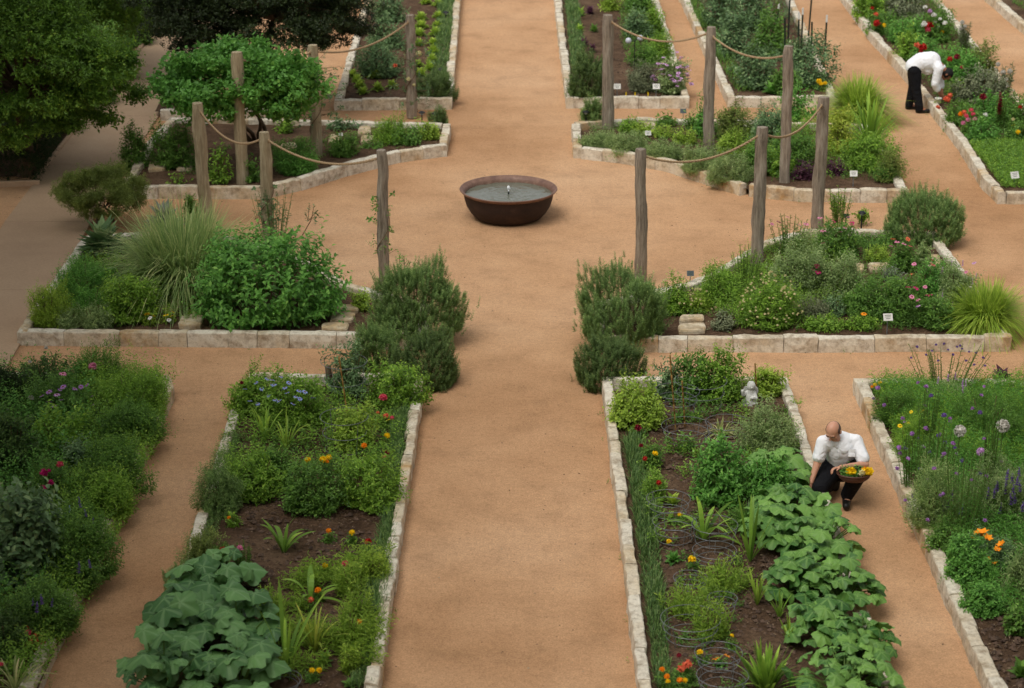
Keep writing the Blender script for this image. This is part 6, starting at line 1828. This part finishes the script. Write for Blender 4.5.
# ================================================================== people, statue, basket
def skin_mat(name, col, rough=.5):
    m, n, l, b = nm(name)
    b.inputs['Base Color'].default_value = hexc(col); b.inputs['Roughness'].default_value = rough
    b.inputs['Subsurface Weight'].default_value = .1
    b.inputs['Subsurface Radius'].default_value = (.02, .008, .004)
    return m
M['skin'] = skin_mat('skin', 'cc967a')
M['skin2'] = skin_mat('skin_tan', 'a06a4e')
def cloth(name, col, rough=.85):
    m, n, l, b = nm(name)
    tc = n.new('ShaderNodeTexCoord')
    b.inputs['Base Color'].default_value = hexc(col); b.inputs['Roughness'].default_value = rough
    b.inputs['Specular IOR Level'].default_value = .15
    t = noise_n(n, l, 9, 3, .5, tc.outputs['Object']); t.inputs['Distortion'].default_value = .6
    bumpn(n, l, t.outputs[0], .8, .05, b)
    return m
M['shirt'] = cloth('white_cotton', 'f4f4f6')
M['trousers'] = cloth('black_cotton', '17171a')
M['shoe'] = flat_mat('black_leather', '1a1917', .45)
M['hair_grey'] = flat_mat('short_grey_hair', '5a4a40', .9)
M['hair_black'] = flat_mat('black_hair', '141211', .7)
M['stone_statue'] = flat_mat('pale_cast_stone', 'c9c8c2', .9, nscale=20)

def ellips(c, r, rot=None, seg=16, rings=12):
    V = []; Fc = []
    for i in range(rings + 1):
        th = PI * i / rings
        for j in range(seg):
            ph = 2 * PI * j / seg
            V.append(Vector((r[0] * math.sin(th) * math.cos(ph), r[1] * math.sin(th) * math.sin(ph), r[2] * math.cos(th))))
    if rot is not None: V = [rot @ v for v in V]
    V = [tuple(v + Vector(c)) for v in V]
    for i in range(rings):
        for j in range(seg):
            Fc.append((i * seg + j, (i + 1) * seg + j, (i + 1) * seg + (j + 1) % seg, i * seg + (j + 1) % seg))
    return np.array(V), np.array(Fc)

def limb(mb, pts, rs, k=14):
    """tapered limb with rounded joints"""
    pts = [Vector(p) for p in pts]
    for i in range(len(pts) - 1):
        a, b = pts[i], pts[i + 1]
        n = 6
        V = []; Fc = []
        d = (b - a).normalized(); e1 = d.cross(Vector((.31, .9, .2))).normalized(); e2 = d.cross(e1)
        for q in range(n + 1):
            f = q / n; p = a.lerp(b, f); r = rs[i] + (rs[i + 1] - rs[i]) * f
            for j in range(k):
                an = 2 * PI * j / k; V.append(tuple(p + e1 * r * math.cos(an) + e2 * r * math.sin(an)))
        for q in range(n):
            for j in range(k): Fc.append((q * k + j, q * k + (j + 1) % k, (q + 1) * k + (j + 1) % k, (q + 1) * k + j))
        c = len(V); V += [tuple(a), tuple(b)]
        T3 = [(c, (j + 1) % k, j) for j in range(k)] + [(c + 1, n * k + j, n * k + (j + 1) % k) for j in range(k)]
        mb.add(np.array(V), np.array(Fc), np.array(T3))
    for p, r in zip(pts, rs): mb.add(*ellips(p, (r, r, r), seg=k, rings=10))

def melt(mb, name, mat, parent, voxel=.007, smooth=3):
    o = mb.build(name, mat, parent)
    m = o.modifiers.new('remesh', 'REMESH'); m.mode = 'VOXEL'; m.voxel_size = voxel; m.use_smooth_shade = True
    s = o.modifiers.new('smooth', 'SMOOTH'); s.factor = .5; s.iterations = smooth
    return o

def hand(mb, wrist, d, pn, size=.175, curl=.5, thumb=1):
    """palm with five curled fingers; d along the hand, pn palm normal (curl side)"""
    wrist = Vector(wrist); d = Vector(d).normalized(); pn = Vector(pn).normalized(); s = d.cross(pn).normalized(); pn = s.cross(d).normalized()
    k = size / .18
    for t in (-1.2, -.4, .4, 1.2):
        limb(mb, [wrist, wrist + d * .075 * k + s * .019 * t * k], [.016 * k, .0125 * k], k=10)
    for i, (t, ln) in enumerate([(-1.45, .060), (-.5, .074), (.45, .082), (1.4, .072)]):
        p0 = wrist + d * .078 * k + s * .0195 * t * k
        a1 = curl * .6; a2 = curl * 1.3; a3 = curl * 1.8
        p1 = p0 + (d * math.cos(a1) + pn * math.sin(a1)) * ln * .42 * k
        p2 = p1 + (d * math.cos(a2) + pn * math.sin(a2)) * ln * .33 * k
        p3 = p2 + (d * math.cos(a3) + pn * math.sin(a3)) * ln * .25 * k
        limb(mb, [p0, p1, p2, p3], [.0095 * k, .0088 * k, .008 * k, .007 * k], k=8)
    p0 = wrist + d * .025 * k + s * .026 * thumb * k
    p1 = p0 + (d * .6 + s * thumb * .6 + pn * .3).normalized() * .036 * k
    p2 = p1 + (d * .85 + s * thumb * .15 + pn * .5).normalized() * .03 * k
    limb(mb, [p0, p1, p2], [.013 * k, .0105 * k, .0085 * k], k=8)

def head(mb, c, fwd, up):
    """head in its own frame: x right, y face forward, z up"""
    f = Vector(fwd).normalized(); u = Vector(up); r = f.cross(u).normalized(); u = r.cross(f).normalized()
    R = Matrix((r, f, u)).transposed()
    P_ = lambda x, y, z: Vector(c) + R @ Vector((x, y, z))
    mb.add(*ellips(c, (.077, .096, .100), R)[:2])
    mb.add(*ellips(P_(0, .018, -.055), (.058, .070, .066), R))
    mb.add(*ellips(P_(0, .060, -.098), (.028, .022, .020), R))          # chin
    mb.add(*ellips(P_(0, .093, -.012), (.012, .016, .022), R)); mb.add(*ellips(P_(0, .105, -.030), (.016, .016, .012), R))  # nose
    mb.add(*ellips(P_(0, .084, .022), (.052, .016, .012), R))            # brow
    mb.add(*ellips(P_(0, .082, -.062), (.025, .014, .008), R))           # lips
    for s in (-1, 1):
        mb.add(*ellips(P_(s * .08, -.005, -.02), (.010, .022, .033), R))
        mb.add(*ellips(P_(s * .040, .068, -.030), (.026, .02, .02), R))
    return P_, R

def crouching_man():
    o0 = G(843, 506, 0)
    root = empty('person', o0, 'crouching balding person in white short sleeved shirt holding a flower basket on the path', 'person')
    # joints
    hipc = Vector((.02, .34, .34)); chest = Vector((-.02, .24, .60)); neck = Vector((-.085, .16, .735)); hd = Vector((-.135, .095, .855))
    shR = Vector((-.225, .18, .675)); shL = Vector((.135, .22, .665))
    elR = Vector((-.285, .12, .465)); wrR = Vector((-.355, .02, .275))
    elL = Vector((.225, .05, .47)); wrL = Vector((-.06, -.10, .50))
    kneeR = Vector((-.26, .02, .20)); ankR = Vector((-.03, .42, .09)); toeR = Vector((0, .52, .05))
    kneeL = Vector((.115, -.10, .40)); ankL = Vector((.045, .02, .10))
    hR = hipc + Vector((-.09, 0, 0)); hL = hipc + Vector((.09, 0, 0))
    mb = MB()
    limb(mb, [hipc, chest, neck - Vector((0, 0, .03))], [.135, .135, .06])
    limb(mb, [neck - Vector((0, 0, .03)), hd - Vector((-.01, -.01, .05))], [.055, .055])
    limb(mb, [shR, elR, wrR], [.055, .043, .026]); limb(mb, [shL, elL, wrL], [.055, .043, .027])
    limb(mb, [chest + Vector((0, 0, .04)), shR], [.09, .055]); limb(mb, [chest + Vector((0, 0, .04)), shL], [.09, .055])
    limb(mb, [hR, kneeR, ankR, toeR], [.085, .055, .04, .03]); limb(mb, [hL, kneeL, ankL], [.085, .058, .045])
    limb(mb, [ankL, ankL + Vector((-.02, -.10, -.05))], [.04, .03])
    hand(mb, wrR, (-.15, -.35, -.9), (.5, -.6, .2), curl=.45, thumb=-1)
    hand(mb, wrL, (-1, -.25, -.05), (0, -.4, -.9), curl=.8, thumb=1)
    P_, R = head(mb, hd, (-.38, -.62, -.62), (-.2, -.42, .85))
    melt(mb, 'body', M['skin'], root, .006, 2)
    # hair: short grey horseshoe round the back and sides, bald crown
    mb = MB(); V, Fc = ellips((0, 0, 0), (.082, .099, .095), seg=40, rings=30)
    keep = []
    for f in Fc:
        c = V[f].mean(0)
        if c[1] < .03 and c[2] < .048 - .3 * max(c[1], 0) and c[2] > -.062 and not (abs(c[0]) > .06 and c[2] < -.02 and c[1] > -.0): keep.append(f)
    Vw = np.array([tuple(hd + R @ Vector(v)) for v in V])
    mb.add(Vw, np.array(keep)); h = mb.build('hair', M['hair_grey'], root, smooth=True)
    so_ = h.modifiers.new('s', 'SOLIDIFY'); so_.thickness = .008
    for s in (-1, 1):
        mb = MB(); mb.add(*ellips(P_(s * .03, .089, .002), (.011, .006, .004), R)); mb.build('eye', M['hair_grey'], root, smooth=True)
        mb = MB(); mb.add(*ellips(P_(s * .032, .094, .022), (.017, .006, .004), R)); mb.build('eyebrow', M['hair_grey'], root, smooth=True)
    # shirt
    mb = MB()
    limb(mb, [hipc + Vector((0, 0, .02)), chest, neck - Vector((.0, -.02, .045))], [.165, .172, .085], k=20)
    limb(mb, [chest + Vector((-.01, 0, .05)), shR + Vector((.01, 0, -.005))], [.13, .083]); limb(mb, [chest + Vector((.02, 0, .04)), shL], [.13, .085])
    limb(mb, [shR, shR.lerp(elR, .45), shR.lerp(elR, .72)], [.078, .073, .074]); limb(mb, [shL, shL.lerp(elL, .45), shL.lerp(elL, .74)], [.08, .075, .077])
    limb(mb, [neck - Vector((-.05, -.03, .045)), neck - Vector((.02, .03, .04))], [.055, .05])
    # folds
    melt(mb, 'shirt', M['shirt'], root, .008, 3)
    mb = MB(); mb.box((0, 0, 0), (.075, .004, .085)); p = mb.build('pocket', M['shirt'], root); p.location = (.075, .062, .60); p.rotation_euler = (-.2, .1, .1)
    # collar and placket
    mb = MB()
    for s_ in (-1, 1): mb.tube([neck + Vector((s_ * .055, .045, -.015)), neck + Vector((s_ * .05, -.03, -.04)), neck + Vector((0, -.075, -.085))], .014, .010, k=8)
    mb.build('collar', M['shirt'], root, smooth=True)
    # trousers
    mb = MB()
    limb(mb, [hipc + Vector((0, .03, -.02)), hipc + Vector((0, -.03, -.04))], [.15, .14])
    limb(mb, [hR, kneeR + Vector((0, 0, .005)), ankR.lerp(kneeR, .12)], [.13, .10, .066]); limb(mb, [hL, kneeL, ankL + Vector((0, 0, .02))], [.13, .10, .07])
    limb(mb, [kneeL, ankL + Vector((.0, 0, .03))], [.085, .075])
    melt(mb, 'trousers', M['trousers'], root, .009, 3)
    # shoes
    for a, dv in ((ankL, Vector((-.03, -.15, -.045))), (ankR + Vector((0, 0, -.01)), Vector((0, .03, -.05)))):
        mb = MB(); limb(mb, [a + Vector((0, .03, -.045)), a + dv], [.05, .042]); limb(mb, [a + Vector((0, 0, .03)), a + Vector((0, .01, -.04))], [.056, .05])
        melt(mb, 'shoe', M['shoe'], root, .008, 2)
    # basket and what is in it
    bc = o0 + Vector((.075, -.17, .385))
    bm_, n, l, b = nm('wicker'); tc = n.new('ShaderNodeTexCoord'); wv = n.new('ShaderNodeTexWave'); wv.inputs['Scale'].default_value = 30; wv.bands_direction = 'Z'
    l.new(tc.outputs['Object'], wv.inputs[0]); r = ramp(n, [(.2, hexc('3a2014')), (.8, hexc('74432a'))]); l.new(wv.outputs[0], r.inputs[0]); l.new(r.outputs[0], b.inputs['Base Color'])
    bumpn(n, l, wv.outputs[0], .6, .01, b)
    bk = empty('basket', bc, 'shallow brown wicker basket resting on the knee of the crouching man', 'basket')
    mb = MB(); mb.lathe([(0, 0), (.13, 0), (.165, .03), (.185, .075), (.178, .078), (.16, .035), (.125, .012), (0, .012)], k=40); o = mb.build('basket_body', bm_, bk, smooth=True); o.scale = (1, .72, 1)
    mb = MB(); mb.tube([(.183 * math.cos(2 * PI * i / 40), .132 * math.sin(2 * PI * i / 40), .077) for i in range(41)], .010, k=8); mb.build('rim', bm_, bk, smooth=True)
    mb = MB(); mb.tube([(-.18 * math.cos(PI * i / 16), 0.0, .077 + .02 * math.sin(PI * i / 16)) for i in range(17)], .007, k=6); mb.build('handle', bm_, bk, smooth=True)
    gr = empty('salad_greens', bc + Vector((-.03, 0, .06)), 'cut green leaves heaped in the wicker basket', 'greens')
    K_bush(gr, .16, .09, .10, .011, 'lush', L=4.5, W=2.4, per=5, stems=0)
    for i, (x, y, c, sz, lab) in enumerate([(-.045, -.06, 'yellow', .085, 'big yellow blossom at the middle of the basket'), (.12, -.055, 'yellow', .075, 'yellow orange blossom at the right end of the basket'), (.075, -.07, 'cream', .055, 'small pale yellow blossom in the basket'),
                                      (.155, -.03, 'yellow', .07, 'orange blossom at the far right of the basket'), (.10, .0, 'orange', .06, 'orange blossom behind the pale yellow one'), (.135, -.075, 'yellow', .05, 'lowest yellow blossom on the basket rim')]):
        o = link('blossom', flower_mesh('cup', c), None, bc + Vector((x, y, .10)), (-.7, 0, i), sz * 1.5)
        o2 = link('blossom_head', flower_mesh('pom', c), o, (0, 0, .1), None, 1.0)
        tag(o, lab, 'flower')
crouching_man()

def bending_man():
    o0 = G(916, 111, 0)
    root = empty('person', o0, 'dark haired person in white shirt and black trousers bending over the kerb', 'person')
    hip = Vector((-.08, 0, .80)); waist = Vector((.02, 0, .93)); chest = Vector((.22, 0, .93)); neck = Vector((.42, 0, .82)); hd = Vector((.525, -.02, .70))
    shN = Vector((.33, -.19, .84)); shF = Vector((.36, .18, .83))
    elN = Vector((.28, -.19, .55)); wrN = Vector((.40, -.10, .34)); elF = Vector((.43, .15, .55)); wrF = Vector((.46, .03, .32))
    kN = Vector((-.04, -.12, .44)); aN = Vector((.03, -.16, .09)); kF = Vector((-.06, .10, .44)); aF = Vector((-.11, .12, .09))
    mb = MB()
    limb(mb, [hip, waist, chest, neck], [.13, .125, .13, .06]); limb(mb, [neck, hd + Vector((-.03, 0, .03))], [.056, .055])
    for s, e, w_ in ((shN, elN, wrN), (shF, elF, wrF)):
        limb(mb, [chest + Vector((.06, 0, -.02)), s], [.09, .058]); limb(mb, [s, e, w_], [.055, .042, .027])
    for k_, a, y in ((kN, aN, -.09), (kF, aF, .09)): limb(mb, [hip + Vector((0, y, -.02)), k_, a], [.095, .06, .042]); limb(mb, [a, a + Vector((.14, 0, -.05))], [.04, .03])
    hand(mb, wrN, (.35, .25, -.9), (.3, .9, .1), curl=.7, thumb=1); hand(mb, wrF, (-.05, -.2, -.95), (-.3, -.9, .1), curl=.7, thumb=-1)
    P_, R = head(mb, hd, (.45, -.12, -.85), (.85, 0, .42))
    melt(mb, 'body', M['skin2'], root, .008, 2)
    mb = MB(); V, Fc = ellips((0, 0, 0), (.088, .108, .110), seg=36, rings=26)
    keep = [f for f in Fc if (V[f].mean(0)[1] < .045 or V[f].mean(0)[2] > .045) and V[f].mean(0)[2] > -.085]
    mb.add(np.array([tuple(hd + R @ Vector(v)) for v in V]), np.array(keep)); h = mb.build('hair', M['hair_black'], root, smooth=True)
    q = h.modifiers.new('s', 'SOLIDIFY'); q.thickness = .012
    mb = MB()
    limb(mb, [hip + Vector((.0, 0, .03)), waist + Vector((.02, 0, -.02)), chest, neck + Vector((-.06, 0, .0))], [.165, .175, .175, .09], k=20)
    limb(mb, [waist + Vector((0, 0, -.04)), waist + Vector((.14, 0, -.14))], [.15, .12])
    for s, e, w_ in ((shN, elN, wrN), (shF, elF, wrF)):
        limb(mb, [chest + Vector((.04, 0, -.02)), s], [.13, .086]); limb(mb, [s, e, e.lerp(w_, .45)], [.086, .074, .068])
    limb(mb, [neck + Vector((-.03, 0, -.02)), neck + Vector((.01, 0, -.01))], [.07, .064])
    melt(mb, 'shirt', M['shirt'], root, .01, 3)
    mb = MB(); limb(mb, [hip + Vector((0, -.05, -.01)), hip + Vector((0, .05, -.01))], [.14, .14])
    for k_, a, y in ((kN, aN, -.085), (kF, aF, .085)): limb(mb, [hip + Vector((0, y, -.03)), k_, a + Vector((0, 0, .0))], [.12, .088, .075])
    melt(mb, 'trousers', M['trousers'], root, .01, 3)
    for a in (aN, aF):
        mb = MB(); limb(mb, [a + Vector((-.03, 0, -.045)), a + Vector((.16, 0, -.05))], [.045, .04]); limb(mb, [a, a + Vector((0, 0, -.04))], [.05, .046]); melt(mb, 'shoe', M['shoe'], root, .008, 2)
    pt = empty('seedling_pot', G(938, 103, .2), 'small pale pot with a green seedling in the hands of the bending man', 'pot')
    mb = MB(); mb.lathe([(0, 0), (.05, 0), (.062, .08), (.066, .08), (.066, .095), (.055, .095), (.05, .07), (0, .07)], k=20); mb.build('pot', M['sign_white'], pt, smooth=True)
    K_rosette(pt, .11, .11, .12, .018, 'lime', n=14)
bending_man()

def statue():
    b = G(749, 404, SOILZ); s = px_size(b.y)
    root = empty('garden_statue', b, 'small pale stone cherub statue standing among green leaves', 'statue')
    mb = MB()
    mb.add(*ellips((.02, 0, .26), (.062, .062, .068)))
    limb(mb, [(.01, 0, .02), (.01, 0, .12), (.015, 0, .19)], [.085, .07, .05])
    limb(mb, [(-.03, 0, .17), (-.09, -.04, .15), (-.10, -.05, .21)], [.03, .025, .025]); limb(mb, [(.06, 0, .17), (.09, -.05, .10), (.03, -.09, .12)], [.03, .025, .022])
    mb.add(*ellips((.025, -.062, .255), (.009, .011, .012))); mb.add(*ellips((.02, .01, .30), (.05, .05, .03)))
    for sx in (-1, 1): mb.add(*ellips((.02 + sx * .06, .06, .17), (.05, .012, .07)))
    melt(mb, 'figure', M['stone_statue'], root, .006, 2)
    mb = MB(); mb.box((.01, 0, .0), (.2, .18, .08), jit=.004); mb.build('plinth', M['stone_statue'], root)
    root.scale = (.88,) * 3
statue()
